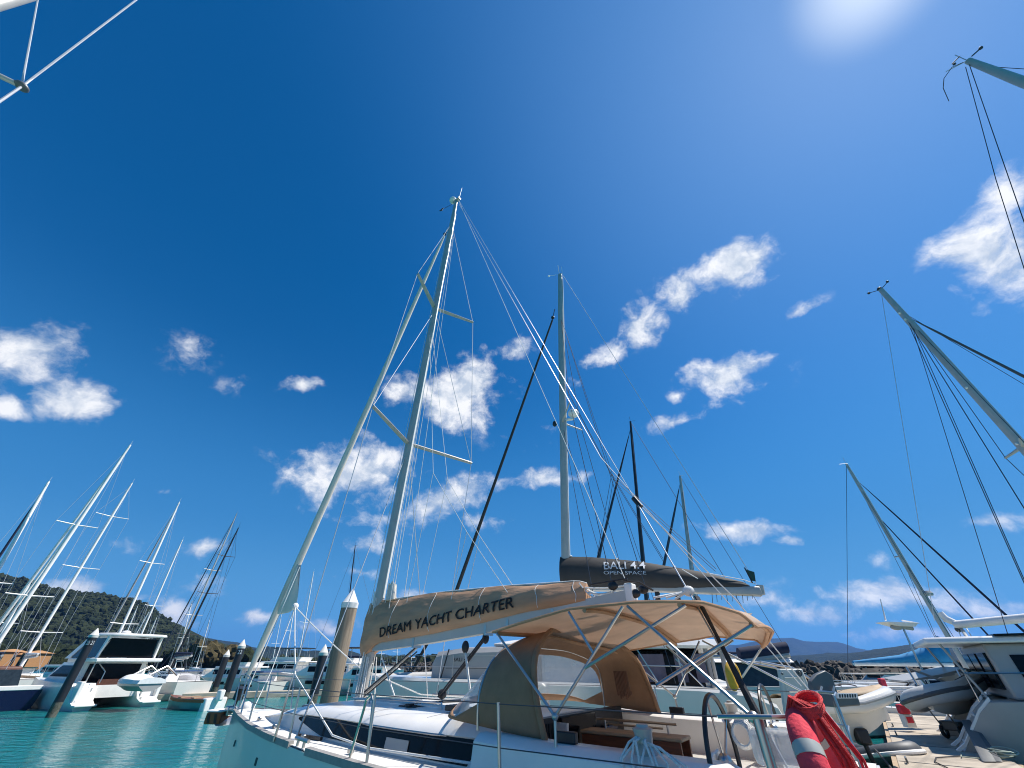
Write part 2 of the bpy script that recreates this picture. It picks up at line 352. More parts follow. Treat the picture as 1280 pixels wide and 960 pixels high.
# ------------------------------------------------------------------ water
def water_mat():
    m = bpy.data.materials.new('sea_water'); m.use_nodes = True
    nt = m.node_tree; N = nt.nodes; L = nt.links; b = N['Principled BSDF']
    tc = N.new('ShaderNodeTexCoord')
    n = N.new('ShaderNodeTexNoise'); n.inputs['Scale'].default_value = 0.09; n.inputs['Detail'].default_value = 5; L.new(tc.outputs['Object'], n.inputs['Vector'])
    rp = N.new('ShaderNodeValToRGB'); L.new(n.outputs['Fac'], rp.inputs['Fac'])
    rp.color_ramp.elements[0].position = 0.3; rp.color_ramp.elements[0].color = (0.006, 0.135, 0.138, 1)
    rp.color_ramp.elements[1].position = 0.7; rp.color_ramp.elements[1].color = (0.012, 0.205, 0.195, 1)
    L.new(rp.outputs['Color'], b.inputs['Base Color']); b.inputs['Roughness'].default_value = 0.08; b.inputs['IOR'].default_value = 1.33
    mp = N.new('ShaderNodeMapping'); mp.inputs['Rotation'].default_value = (0, 0, R(35)); mp.inputs['Scale'].default_value = (1.0, 1.9, 1); L.new(tc.outputs['Object'], mp.inputs['Vector'])
    a = N.new('ShaderNodeTexNoise'); a.inputs['Scale'].default_value = 0.9; a.inputs['Detail'].default_value = 3; a.inputs['Distortion'].default_value = 0.6; L.new(mp.outputs[0], a.inputs['Vector'])
    c = N.new('ShaderNodeTexNoise'); c.inputs['Scale'].default_value = 4.5; c.inputs['Detail'].default_value = 4; L.new(mp.outputs[0], c.inputs['Vector'])
    ad = N.new('ShaderNodeMath'); ad.operation = 'MULTIPLY_ADD'; L.new(c.outputs['Fac'], ad.inputs[0]); ad.inputs[1].default_value = 0.25; L.new(a.outputs['Fac'], ad.inputs[2])
    bp = N.new('ShaderNodeBump'); bp.inputs['Strength'].default_value = 0.75; bp.inputs['Distance'].default_value = 0.25
    L.new(ad.outputs[0], bp.inputs['Height']); L.new(bp.outputs['Normal'], b.inputs['Normal'])
    return m
setting(MB().add([(-9000, -300, 0), (9000, -300, 0), (9000, 15000, 0), (-9000, 15000, 0)], [(0, 1, 2, 3)]).build('water', water_mat(), smooth=False))

# ------------------------------------------------------------------ hills
def forest_mat(name, a, b_, sc):
    m = bpy.data.materials.new(name); m.use_nodes = True
    nt = m.node_tree; N = nt.nodes; L = nt.links; b = N['Principled BSDF']; b.inputs['Roughness'].default_value = 0.9; b.inputs['Specular IOR Level'].default_value = 0.15
    tc = N.new('ShaderNodeTexCoord'); n = N.new('ShaderNodeTexNoise'); n.inputs['Scale'].default_value = sc; n.inputs['Detail'].default_value = 8; n.inputs['Roughness'].default_value = 0.75
    L.new(tc.outputs['Object'], n.inputs['Vector'])
    rp = N.new('ShaderNodeValToRGB'); L.new(n.outputs['Fac'], rp.inputs['Fac'])
    rp.color_ramp.elements[0].position = 0.32; rp.color_ramp.elements[0].color = (*a, 1); rp.color_ramp.elements[1].position = 0.7; rp.color_ramp.elements[1].color = (*b_, 1)
    L.new(rp.outputs['Color'], b.inputs['Base Color'])
    bp = N.new('ShaderNodeBump'); bp.inputs['Strength'].default_value = 1.0; bp.inputs['Distance'].default_value = 0.25 / sc
    L.new(n.outputs['Fac'], bp.inputs['Height']); L.new(bp.outputs['Normal'], b.inputs['Normal'])
    return m
from mathutils import noise as mnoise
def hill(name, prof, Y, foot, back, m, amp, fine, nx=160, ny=36, x_margin=0.0):
    """ridge whose crest follows prof (points of the skyline at depth Y), falling to the shore at depth `foot` and away behind to `back`"""
    P = [at(px, py, Y) for px, py in prof]
    tab = [(p.x, max(p.z, -1)) for p in P]
    x0, x1 = tab[0][0], tab[-1][0]
    mb = MB(); rows = []
    for j in range(ny + 1):
        v = j / ny
        if v < 0.7: q = v / 0.7; yy = foot + (Y - foot) * q; k = q ** 0.9
        else: q = (v - 0.7) / 0.3; yy = Y + (back - Y) * q; k = 1 - q ** 1.3
        row = []
        for i in range(nx + 1):
            x = x0 + (x1 - x0) * i / nx
            h = interp(tab, x)
            nn = mnoise.fractal(Vector((x, yy, 0)) / (amp * 9), 1.0, 2.0, 5) * amp * min(1, 3 * k * (1.15 - k)) + mnoise.noise(Vector((x, yy, 3)) / fine) * fine * 0.22
            row.append((x, yy, -1 + (h + 1) * k + nn * (0.25 + 0.75 * min(1, abs(1 - k) * 3)) * (1 if k > 0.02 else 0)))
        rows.append(row)
    mb.loft(rows, closed=False)
    o = setting(mb.build(name, m)); return o
M_f1 = forest_mat('hill_forest_floor', (0.012, 0.022, 0.010), (0.045, 0.055, 0.022), 0.05)
M_f2 = forest_mat('distant_forest', (0.008, 0.016, 0.009), (0.030, 0.042, 0.020), 0.012)
h1 = hill('hill', [(-330, 730), (-150, 700), (-40, 706), (0, 722), (30, 727), (62, 738), (105, 741), (140, 748), (165, 752), (182, 768), (205, 785), (222, 795), (240, 806), (258, 820), (285, 834)], 560, 300, 800, M_f1, 16, 10, 200, 44)
hill('hill', [(170, 780), (215, 790), (236, 798), (262, 797), (280, 805), (298, 812), (330, 817), (380, 822), (430, 826), (520, 828), (640, 830)], 2300, 1500, 3200, M_f2, 60, 30)
hill('hill', [(860, 826), (905, 812), (930, 803), (960, 797), (990, 797), (1004, 801), (1020, 802), (1047, 802), (1066, 809), (1090, 814), (1150, 812), (1220, 806), (1400, 815)], 5200, 4200, 7000, M_f2, 120, 60)
hill('hill', [(1015, 831), (1040, 823), (1062, 816), (1090, 812), (1120, 809), (1160, 806), (1200, 803), (1260, 797), (1340, 800), (1500, 812)], 1700, 1300, 2600, M_f2, 45, 24)

# tree crowns as one wood (nobody could count them)
def crowns(name, pts, m, rmin, rmax, flat=0.85, sub=2):
    bm = bmesh.new(); bmesh.ops.create_icosphere(bm, subdivisions=sub, radius=1.0)
    V = np.array([v.co[:] for v in bm.verts]); F = np.array([[v.index for v in f.verts] for f in bm.faces]); bm.free()
    rng = np.random.default_rng(3); allv = []; allf = []; o = 0
    for p in pts:
        r = rmin + (rmax - rmin) * rng.uniform(0, 1) ** 1.8; a = rng.uniform(0, 6.28)
        ph = rng.uniform(0, 6.28, 6); d = 1 + 0.20 * np.sin(3.1 * V[:, 0] + ph[0]) * np.sin(2.7 * V[:, 1] + ph[1]) + 0.16 * np.sin(5.3 * V[:, 2] + ph[2] + 4 * V[:, 0]) + rng.uniform(-.16, .16, len(V))
        W = V * d[:, None] * r; W[:, 2] *= flat * rng.uniform(.8, 1.25); c, s = math.cos(a), math.sin(a)
        W = np.stack([W[:, 0] * c - W[:, 1] * s, W[:, 0] * s + W[:, 1] * c, W[:, 2]], 1) + np.array(p)[None]
        allv.append(W); allf.append(F + o); o += len(V)
    v = np.concatenate(allv); f = np.concatenate(allf)
    me = bpy.data.meshes.new(name); me.from_pydata(v.tolist(), [], f.tolist()); me.materials.append(m)
    ob = bpy.data.objects.new(name, me); col.objects.link(ob); return ob
M_leaf = forest_mat('foliage', (0.008, 0.018, 0.010), (0.050, 0.060, 0.024), 0.05)
M_leafb = forest_mat('dry_foliage', (0.045, 0.04, 0.018), (0.13, 0.10, 0.045), 0.3)
pts = []
vs = h1.data.vertices
nx1 = 201
for j in range(2, 34):
    for i in range(30, 200):
        a = vs[j * nx1 + i].co
        if a.z > 0.5:
            for _ in range(4 if j > 6 else 2):
                pts.append((a.x + random.uniform(-3, 3), a.y + random.uniform(-6, 6), a.z + random.uniform(-1.0, 2.0)))
fo = crowns('forest', pts, M_leaf, 1.0, 4.2, sub=1)
tag(fo, 'dense green forest covering the steep hillside behind the masts', 'forest', kind='stuff')
pts = []
for i in range(420):
    px = random.uniform(-60, 300); p = at(px, 833, random.uniform(190, 260)); pts.append((p.x, p.y, random.uniform(1.5, 6) * (1 if px < 215 else .8)))
fo = crowns('shore_trees', pts, M_leaf, 2.2, 5.0, sub=2)
tag(fo, 'green waterfront trees along the foot of the forested hill', 'trees', kind='stuff')
pts = [(at(random.uniform(228, 258), 833, 170).x, random.uniform(165, 185), random.uniform(2, 7.0)) for i in range(26)]
tag(crowns('shore_trees', pts, M_leafb, 1.6, 3.2, sub=2), 'brownish dry trees at the right foot of the forested hill', 'trees', kind='stuff')
pts = []
for i in range(700):
    px = random.uniform(300, 700); Y = random.uniform(300, 420); p = at(px, 833, Y); pts.append((p.x, Y, random.uniform(-1, 4.2) + 2.5 * mnoise.noise(Vector((px / 22, 0, 0)))))
tag(crowns('shore_trees', pts, M_leaf, 2.2, 4.6, sub=2), 'low dark green tree line on the far shore behind the motor yachts', 'trees', kind='stuff')
# shore ground under the trees
setting(MB().slab([(-900, 175), (-60, 150), (-60, 300), (-130, 330), (-900, 330)], -1, 0.9).build('shore_ground', M_f1, smooth=False))
setting(MB().slab([(-260, 290), (80, 290), (80, 440), (-260, 440)], -1, 0.6).build('shore_ground', M_f1, smooth=False))

# ------------------------------------------------------------------ rock breakwater
def rocks(name, line, half, top, n, label, rmin, rmax):
    allv = []; allf = []; o = 0; rng = random.Random(5)
    segs = [(Vector(a), Vector(b)) for a, b in zip(line, line[1:])]; lens = [(b - a).length for a, b in segs]; tot = sum(lens)
    bm = bmesh.new(); bmesh.ops.create_icosphere(bm, subdivisions=1, radius=1); V = [v.co.copy() for v in bm.verts]; F = [tuple(v.index for v in f.verts) for f in bm.faces]; bm.free()
    mb = MB()
    for _ in range(n):
        q = rng.uniform(0, tot)
        for (a, b), l in zip(segs, lens):
            if q <= l: break
            q -= l
        d = (b - a).normalized(); nrm = Vector((-d.y, d.x, 0)); u = rng.uniform(-1, 1); r = rng.uniform(rmin, rmax)
        c = a + d * q + nrm * (u * half); z = top * (1 - abs(u) ** 1.4) + rng.uniform(-.35, .25) - r * .4
        sc = Vector((rng.uniform(.7, 1.4), rng.uniform(.7, 1.4), rng.uniform(.55, 1.0))) * r; rot = Euler((rng.uniform(0, 6), rng.uniform(0, 6), rng.uniform(0, 6))).to_matrix()
        mb.add([rot @ Vector((v.x * sc.x * rng.uniform(.75, 1.2), v.y * sc.y * rng.uniform(.75, 1.2), v.z * sc.z * rng.uniform(.75, 1.2))) + Vector((c.x, c.y, z)) for v in V], F)
    rings = []
    for i, p in enumerate(line):
        d = (Vector(line[min(i + 1, len(line) - 1)]) - Vector(line[max(i - 1, 0)])).normalized(); nrm = Vector((-d.y, d.x, 0)); p = Vector(p)
        rings.append([tuple(p + nrm * half * 1.15 + Vector((0, 0, -1))), tuple(p + nrm * half * .35 + Vector((0, 0, top * .8))), tuple(p - nrm * half * .35 + Vector((0, 0, top * .8))), tuple(p - nrm * half * 1.15 + Vector((0, 0, -1)))])
    mb.loft(rings)
    o = mb.build(name, M_rock, smooth=False); tag(o, label, 'breakwater', kind='stuff'); return o
M_rock = mat('breakwater_rock', (0.018, 0.016, 0.015), 0.9, c2=(0.10, 0.085, 0.07), scale=0.9, bump=0.5, bscale=6)
rocks('breakwater', [(-30, 118, 0), (10, 96, 0), (34, 64, 0), (54, 58, 0), (80, 62, 0), (120, 70, 0)], 5.0, 2.35, 4200, 'dark rock breakwater running behind the moored boats on the right', .28, .70)
# ------------------------------------------------------------------ the charter yacht in front (x = forward, y = port, z up from the water)
YL = (-2.46, 8.2, 0); YR = math.atan2(.6, -.8)
Y = thing('sailing_yacht', 'white sailing yacht with tan boom cover, tan sprayhood and tan awning moored nearest in front', 'sailing yacht', YL, YR)
BEAM = [(-6.6, 1.72), (-5, 1.85), (-3.5, 1.83), (-2.5, 1.75), (-1.3, 1.62), (-.7, 1.51), (.2, 1.35), (1.47, 1.04), (2.8, .62), (3.6, .34), (4.1, .15), (4.32, .03)]
def bw(s): return interp(BEAM, s)
def dz(s): return 1.47 + 0.03 * max(0, s / 4.3) - 0.03 * max(0, -s / 6.6)
SS = [-6.6, -6.2, -5.5, -5, -4.2, -3.5, -3, -2.5, -1.9, -1.3, -.7, -.2, .4, .9, 1.47, 2.1, 2.8, 3.2, 3.6, 3.9, 4.1, 4.32]
def hull_ring(s):
    b, z = bw(s), dz(s); k = max(0, (s - 0.5) / 3.8); fl = 0.97 - 0.30 * k; s2 = s - (0.10 if s > 4 else 0)
    prof = [(b, z), (b * (1.0 - .02 * k), z * .75), (b * (fl + .02), z * .4), (b * fl * .96, .12), (b * .75, -.12), (b * .2, -.42)]
    return [(s, t, zz) for t, zz in prof] + [(s, -t, zz) for t, zz in prof[::-1]]
MB().loft([hull_ring(s) for s in SS]).build('hull', M_hullw, Y)
# deck: whole ahead of the cockpit, side decks beside it
def camber(s, n=9):
    b = bw(s) - .012; return [(s, b * (1 - 2 * i / (n - 1)), dz(s) + .012 + .04 * (1 - (1 - 2 * i / (n - 1)) ** 2)) for i in range(n)]
MB().loft([camber(s) for s in SS if s >= -3.5], closed=False).build('deck', M_deck, Y)
for sg in (1, -1):
    mb = MB(); rr = []
    for s in (-6.58, -5.5, -5, -4.2, -3.5): b = bw(s) - .012; rr.append([(s, sg * b, dz(s) + .012), (s, sg * (b + 1.28) / 2, dz(s) + .025), (s, sg * 1.28, dz(s) + .03)])
    mb.loft(rr, closed=False).build('side_deck', M_deck, Y)
    for a, b_ in ((3.95, -.72), (-1.28, -6.4)):      # capping rail, broken at the fairlead
        mb = MB(); n = 22; rr = []
        for i in range(n + 1):
            s = a + (b_ - a) * i / n; b = bw(s); z = dz(s)
            rr.append([(s, sg * (b + .012), z - .02), (s, sg * (b + .012), z + .045), (s, sg * (b - .055), z + .05), (s, sg * (b - .06), z + .012)])
        mb.loft(rr).build('toe_rail', M_toe, Y)
    mb = MB()
    mb.tube([(-.88, sg * (bw(-.9) - .05), 1.47), (-.88, sg * (bw(-.9) - .05), 1.54)], .018).tube([(-1.08, sg * (bw(-1.1) - .05), 1.47), (-1.08, sg * (bw(-1.1) - .05), 1.54)], .018)
    mb.tube([(-.78, sg * (bw(-.8) - .05), 1.55), (-1.2, sg * (bw(-1.2) - .05), 1.55)], .02); mb.build('cleat', M_chrome, Y)
# dark slots in the topsides
mb = MB()
for s in (.35, 2.2):
    b = bw(s); mb.box(s - .03, s + .03, b * .985, b * 1.004, 1.17, 1.25)
mb.build('hull_vent', M_black, Y)
# coachroof
CW = [(-3.9, 1.22), (-3, 1.24), (-2, 1.20), (-1, 1.12), (0, .98), (.9, .80), (1.7, .6), (2.45, .36)]
CT = [(-3.9, .37), (-2.5, .36), (-1, .36), (0, .33), (.9, .25), (1.7, .12), (2.45, .005)]
def roof_ring(s):
    wv_, h, z = interp(CW, s), interp(CT, s), dz(s) + .02
    q = [(wv_, z), (wv_ - .04, z + h * .60), (wv_ - .02, z + h * .64), (wv_ - .06, z + h * .76), (wv_ - .20, z + h * .90), (wv_ * .45, z + h * .99), (0, z + h * 1.03)]
    return [(s, t, zz) for t, zz in q] + [(s, -t, zz) for t, zz in q[-2::-1]]
MB().loft([roof_ring(s) for s in (-3.9, -3.3, -2.6, -2, -1.4, -.8, -.2, .3, .7, 1.1, 1.5, 1.9, 2.2, 2.45)]).build('coachroof', M_gel, Y)
def side_pt(s, q, sg, o=.006):
    wv_, h, z = interp(CW, s), interp(CT, s), dz(s) + .02
    return (s, sg * (wv_ - .04 * q / .60 + o), z + h * q)
for sg in (1, -1):
    mb = MB(); rr = []
    for i in range(13):
        s = .25 - i * (3.7 / 12); lo = interp([(-3.45, .08), (-.6, .10), (.25, .46)], s); hi = interp([(-3.45, .60), (0, .60), (.25, .54)], s)
        so_ = -.16 if i == 12 else 0
        rr.append([side_pt(s, lo, sg), side_pt(s + so_, hi, sg), side_pt(s + so_, hi, sg, -.02), side_pt(s, lo, sg, -.02)])
    mb.loft(rr).build('window', M_glass, Y)
    mb = MB()                                            # opening port with pale frame in the long window
    s0 = -2.18; mb.loft([[side_pt(s, .14, sg, .010), side_pt(s, .40, sg, .010), side_pt(s, .40, sg, .018), side_pt(s, .14, sg, .018)] for s in (s0, s0 - .40)]); mb.build('portlight', M_gelg, Y)
    mb = MB().tube([side_pt(s, .62, sg, .03 if 0 < i < 9 else 0) for i, s in enumerate([-1.6 - .17 * k for k in range(10)])], .011, 6); mb.build('handrail', M_chrome, Y)
    mb = MB(); mb.tube([(-1.0, sg * .62, 1.845), (-.98, sg * .62, 1.90), (-2.5, sg * .68, 1.91), (-2.52, sg * .68, 1.85)], .012, 6); mb.build('grab_rail', M_chrome, Y)
for (s, t, wd) in ((1.15, 0, .24), (-.95, 0, .24), (-1.75, .42, .17)):
    z = dz(s) + .02 + interp(CT, s) * 1.0
    MB().box(s - wd, s + wd, t - wd, t + wd, z - .05, z + .012).build('deck_hatch', M_glassb, Y, bevel=.02)
mb = MB()
for k in range(6): mb.box(-.30 - .02 * k, -.05, .0, .0, 0, 0) if False else None
for sg in (1, -1):
    for k in range(3): mb.tube([(.05, sg * (.10 + .03 * k), 1.86), (-.35, sg * (.25 + .07 * k), 1.865), (-2.2, sg * (.45 + .06 * k), 1.865), (-3.0, sg * (.47 + .06 * k), 1.87)], .007, 5)
mb.build('deck_line', M_rope, Y)
mb = MB().box(-1.85, -1.76, -.62, .62, 1.84, 1.875); mb.build('mainsheet_track', M_black, Y, bevel=.01)
# stem fitting with anchor and roller furler drum
mb = MB().box(4.15, 4.62, -.07, .07, 1.47, 1.55); mb.box(4.52, 4.68, -.085, .085, 1.40, 1.56); mb.build('bow_roller', M_chrome, Y, bevel=.015)
mb = MB().tube([(4.05, 0, 1.52), (4.75, 0, 1.42)], .025); mb.loft([[(4.80, y, 1.40), (4.62, y * 1.3, 1.26), (4.58, y * 1.2, 1.24), (4.74, y, 1.37)] for y in (-.16, -.06, .06, .16)]); mb.build('anchor', M_chrome, Y)
MB().box(2.9, 3.4, -.22, .22, 1.505, 1.55).build('anchor_locker', M_gel, Y, bevel=.02)
mb = MB().sphere((3.95, -.02, 1.56), (.16, .12, .10)); mb.build('windlass', M_gel, Y)

# mast, spreaders
MT = Vector((-.33, 0, 16.98)); MBs = Vector((.08, 0, 1.80))
def mp_(z): return MBs.lerp(MT, (z - MBs.z) / (MT.z - MBs.z))
def mast_ring(z, k=1.0):
    c = mp_(z); return [(c.x + .115 * k * math.cos(a) , c.y + .076 * k * math.sin(a), z) for a in [2 * math.pi * i / 16 for i in range(16)]]
mast = MB().loft([mast_ring(1.80), mast_ring(6), mast_ring(12), mast_ring(14.8), mast_ring(16.6, .72), mast_ring(16.98, .66)]).build('mast', M_alu, Y)
MB().loft([[(mp_(z).x - .117 - o, y, z) for y, o in ((-.02, -.01), (-.02, .012), (.02, .012), (.02, -.01))] for z in (3.3, 9, 14.6, 16.0)]).build('mast_track', M_white, mast)
MB().box(-.20, .14, -.06, .06, 16.98, 17.06).build('masthead_crane', M_alu, mast, loc=(-.33, 0, 0))
mb = MB().tube([(-.48, 0, 17.0), (-.56, 0, 17.75)], .012, 6); mb.build('antenna', M_white, mast)
mb = MB().sphere((-.16, .02, 17.22), (.15, .15, .13), 12, 8); mb.tube([(-.16, .02, 16.98), (-.16, .02, 17.2)], .02, 6); mb.build('radar_dome', M_white, mast)
mb = MB().tube([(-.1, 0, 17.02), (.35, .10, 16.98)], .008, 5); mb.lathe([(.0, 16.90), (.03, 16.92), (.03, 16.97), (0, 16.99)], (.35, .10), 8); mb.box(.28, .48, .08, .12, 17.0, 17.01); mb.build('wind_vane', M_black, mast)
def yl(px, py, z):
    p = atz(px, py, z) - Vector(YL); c, s = math.cos(-YR), math.sin(-YR)
    return Vector((p.x * c - p.y * s, p.x * s + p.y * c, z))
tips = {}
for nm, zr, zt, pa, pb in (('lo', 6.50, 6.56, (466, 508), (589, 579)), ('hi', 11.05, 11.15, (522, 342), (591, 403))):
    for sg, p in ((1, pa), (-1, pb)):
        tip = yl(*p, zt); tips[nm, sg] = tip; root = mp_(zr) + Vector((0, sg * .07, 0))
        mb = MB(); d = tip - root
        mb.loft([[tuple(q + Vector((k * a, 0, .028 * b))) for a, b in ((.075, 0), (.03, 1), (-.05, 1), (-.075, 0), (-.05, -1), (.03, -1))] for q, k in ((root, 1.0), (root + d * .5, .9), (tip, .62))])
        mb.build('spreader', M_alu, Y)
CP = {1: Vector((-.2, 1.44, 1.47)), -1: Vector((-.2, -1.44, 1.47))}
CPi = {1: Vector((-.35, 1.22, 1.50)), -1: Vector((-.35, -1.22, 1.50))}
for sg in (1, -1):
    top = mp_(15.5)
    mb = MB().tube([top, tips['hi', sg], tips['lo', sg], CP[sg]], .0085, 5); mb.build('cap_shroud', M_wire, Y)
    mb = MB().tube([mp_(10.95), tips['lo', sg]], .0075, 5); mb.build('intermediate_shroud', M_wire, Y)
    mb = MB().tube([mp_(6.4), CPi[sg]], .0085, 5); mb.build('lower_shroud', M_wire, Y)
    mb = MB().tube([CP[sg] + Vector((0, 0, .0)), CP[sg].lerp(tips['lo', sg], .10)], .018, 6).tube([CPi[sg], CPi[sg].lerp(mp_(6.4), .09)], .016, 6); mb.build('rigging_screw', M_chrome, Y)
# furled headsail
FA, FB = Vector((4.40, 0, 1.78)), Vector((.02, 0, 15.0)); FT = mp_(15.55)
pf = [FA.lerp(FB, k) for k in (.02, .06, .15, .3, .5, .7, .85, .97, 1)]
mb = MB().tube(pf, [.04, .068, .084, .084, .078, .068, .056, .042, .025], 12)
jb = mb.build('furled_headsail', M_sail, Y)
mb = MB().tube([FA + Vector((.08, 0, -.25)), FA], .03).tube([FB, FT], .012, 6); mb.sphere(FB + Vector((0, 0, .1)), .06); mb.build('forestay', M_black, Y)
mb = MB().tube([FA + Vector((.03, 0, -.10)), FA + Vector((-.02, 0, .10))], .10, 14); mb.build('furler_drum', M_black, Y)
CLW = Vector((3.05, .02, 3.35))
mb = MB().loft([[(3.50, .05, 4.3), (3.50, -.05, 4.3), (3.49, -.05, 4.28)], [(3.55, .06, 3.6), (3.15, -.02, 3.6), (3.55, -.06, 3.6)], [(3.72, .06, 3.30), (3.05, 0, 3.32), (3.72, -.06, 3.30)], [(3.75, .03, 3.24), (3.3, 0, 3.25), (3.75, -.03, 3.24)]]); mb.build('sail_clew', M_sail, jb)
mb = MB().sphere(CLW, .075, 8, 6)
mb.tube(sag(CLW, (.58, .95, 2.15), .03, 6)[:-1] + [Vector((.58, .95, 2.15)), Vector((-1.22, 1.26, 1.58)), Vector((-2.0, 1.30, 1.53)), Vector((-3.8, 1.36, 1.56))], .011, 6)
mb.tube(sag(CLW, (.99, -.55, 2.23), .03, 6) + [Vector((-.28, -1.0, 1.86)), Vector((-1.6, -1.2, 1.84))], .010, 6)
mb.build('headsail_sheet', M_rope, Y)
mb = MB().tube([(3.32, .05, 4.2), (3.42, .35, 1.6)], .011, 5).tube([CLW, (2.9, .2, 2.2), (2.6, .5, 1.52)], .009, 5); mb.build('halyard', M_rope, Y)
# boom with cover
def bz(s): return interp([(-5.0, 2.91), (-4.45, 2.86), (-2.6, 2.655), (-1.4, 2.555), (0, 2.47)], s)           # underside
def bt(s): return interp([(-5.0, 3.03), (-4.24, 2.95), (-3.35, 2.89), (-2.6, 2.80), (-1.6, 2.70), (-.3, 2.61), (.3, 2.58)], s)  # top
mb = MB(); rr = []
for s in (-4.85, -4.2, -3.4, -2.6, -1.6, -.8, -.12):
    a, b = bz(s), bt(s) + .01; m = (a + b) / 2; h = (b - a) / 2
    rr.append([(s, .078 * max(-1, min(1, 1.7 * math.cos(t))), m + h * max(-1, min(1, 1.35 * math.sin(t)))) for t in [2 * math.pi * i / 14 for i in range(14)]])
boom = mb.loft(rr).build('boom', M_boom, Y)
mb = MB().box(-4.93, -4.83, -.085, .085, 2.84, 3.10); mb.build('boom_end', M_white, boom, bevel=.02)
mb = MB()
for s in (-1.15, -2.65, -3.05, -3.8):
    mb.box(s - .02, s + .02, -.085, .085, bz(s) - .03, bz(s) + .10)
mb.build('boom_fitting', M_chrome, boom)
mb = MB().tube([(-.02, 0, 2.52), (-.20, 0, 2.53)], .05, 8); mb.build('gooseneck', M_black, boom)
def ct(s): return interp([(-4.3, 3.15), (-4.17, 3.19), (-3.07, 3.235), (-1.76, 3.265), (-.56, 3.255), (.0, 3.25), (.30, 3.22)], s)
def chw(s, q):               # half width of the cover at height fraction q
    W = interp([(-4.3, .10), (-3.8, .145), (-2, .18), (-.5, .20), (.0, .19), (.2, .13), (.30, .05)], s)
    return W * interp([(0, .62), (.12, .92), (.3, 1.0), (.5, .86), (.7, .64), (.88, .36), (1, .07)], q) + .012 * math.sin(s * 7 + q * 9) * math.sin(q * 3.1) + .006 * math.sin(s * 19 - q * 7) * math.sin(q * 3.1)
def cz(s, q):
    lo = bt(s) - .015 if s < -.25 else interp([(-.25, bt(-.25) - .015), (-.02, 2.46), (.12, 2.40), (.3, 2.52)], s)
    return lo + (ct(s) - lo) * q + .012 * math.sin(s * 5) * q * (1 - q) * 4 + .012 * math.sin(s * 4.3 + 1) * max(0, q - .8) * 5
QS = [0, .06, .14, .25, .38, .5, .62, .74, .85, .94, 1]
sl_ = [-4.3 + 4.6 * i / 46 for i in range(47)]
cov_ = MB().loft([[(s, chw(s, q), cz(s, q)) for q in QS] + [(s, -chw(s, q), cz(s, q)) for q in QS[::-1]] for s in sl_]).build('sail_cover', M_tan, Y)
L0, L1 = -.40, -3.22
def cover_txt(u, v):
    k = u / (L0 - L1); s = L0 - u; z = interp([(L1, 2.935), (L0, 2.665)], s) + v
    lo = cz(s, 0); q = max(0, min(1, (z - lo) / (ct(s) - lo)))
    return Vector((s, chw(s, q) + .012, z))
text('lettering', 'DREAM YACHT CHARTER', .135, M_letter, cov_, cover_txt, bold=.022, width=L0 - L1, sub=2)
mb = MB()
for s in (-.62, -1.55, -2.6, -3.6, -4.18):
    mb.tube([(s + .05 * q + .02 * math.sin(q * 7 + s), chw(s, q) + .004, cz(s, q)) for q in QS[1:]], .0045, 5)
mb.tube([(s, 0, ct(s) + .004) for s in sl_], .012, 5); mb.build('cover_lashing', M_rope, cov_)
mb = MB()
for k in range(7): mb.tube(sag((-4.22 - .03 * k, .06 * (-1) ** k, 3.16 - .03 * k), (-4.42 - .06 * k, .07 * (-1) ** (k // 2), 2.97 + .012 * k), .02, 4), .010, 5)
mb.tube(sag((-4.3, .05, 3.10), (-4.9, .05, 3.08), .02, 5), .010, 5)
mb.build('reefing_line', M_rope, boom)
mb = MB()
for k, (s, t) in enumerate(((-4.95, .05), (-5.02, -.05), (-4.7, .09))): mb.sphere((s, t, 2.98 + .05 * k), (.07, .03, .05), 8, 6)
mb.tube([(-4.86, .09, 3.12), (-5.02, .03, 3.10), (-5.16, 0, 3.00)], .012, 6).tube([(-4.4, .09, 3.12), (-4.9, .09, 3.14)], .010, 6); mb.build('block', M_black, boom)
# flaked sail head at the mast
mb = MB()
for k in range(7): mb.tube([(-.20 - .03 * k, -.05, 3.22), (-.23 - .02 * k, .03 * (-1) ** k, 3.50 + .03 * math.sin(k * 2)), (-.26 - .03 * k, .05, 3.24)], .028, 6)
mb.build('folded_sail', M_sail, cov_)
MB().box(.12, .20, -.03, .03, 3.2, 3.42).build('mast_fitting', M_white, mast)
# vang, mainsheet, topping lift, backstay, lazy jacks, halyards
mb = MB().tube([(-.03, 0, 1.92), (-.6, 0, 2.21)], .034, 10).tube([(-.6, 0, 2.21), (-1.16, 0, 2.52)], .024, 10); mb.build('vang', M_alu, Y)
mb = MB().tube([(-.05, .04, 1.92), (-1.16, .04, 2.50)], .010, 5).tube([(-.05, -.04, 1.90), (-1.12, -.05, 2.46)], .010, 5).tube([(-.05, .02, 1.87), (-1.12, .02, 2.42)], .009, 5)
mb.build('vang_tackle', M_roped, Y)
mb = MB(); mb.tube([(-1.80, 0, 1.92), (-2.62, 0, 2.62)], .016, 6).tube([(-1.80, .06, 1.92), (-2.62, .05, 2.62)], .012, 6); mb.sphere((-1.82, 0, 1.95), (.08, .05, .06), 8, 6).sphere((-2.60, 0, 2.60), (.06, .04, .07), 8, 6); MB().sphere((-2.28, .07, 2.50), (.07, .035, .08), 8, 6).build('sheet_block', M_black, Y)
mb.build('mainsheet', M_roped, Y)
mb = MB().tube([(-2.28, .07, 2.47), (-2.35, .08, 2.25), (-2.42, .08, 2.02)], .016, 6).tube([(-.3, 0, 2.40), (-.9, .1, 1.9)], .012, 5); mb.build('control_line', M_rope, Y)
BR = Vector((-5.16, 0, 4.06))
mb = MB().tube([mp_(16.95) + Vector((-.14, 0, 0)), BR], .0055, 5); mb.build('backstay', M_wire, Y)
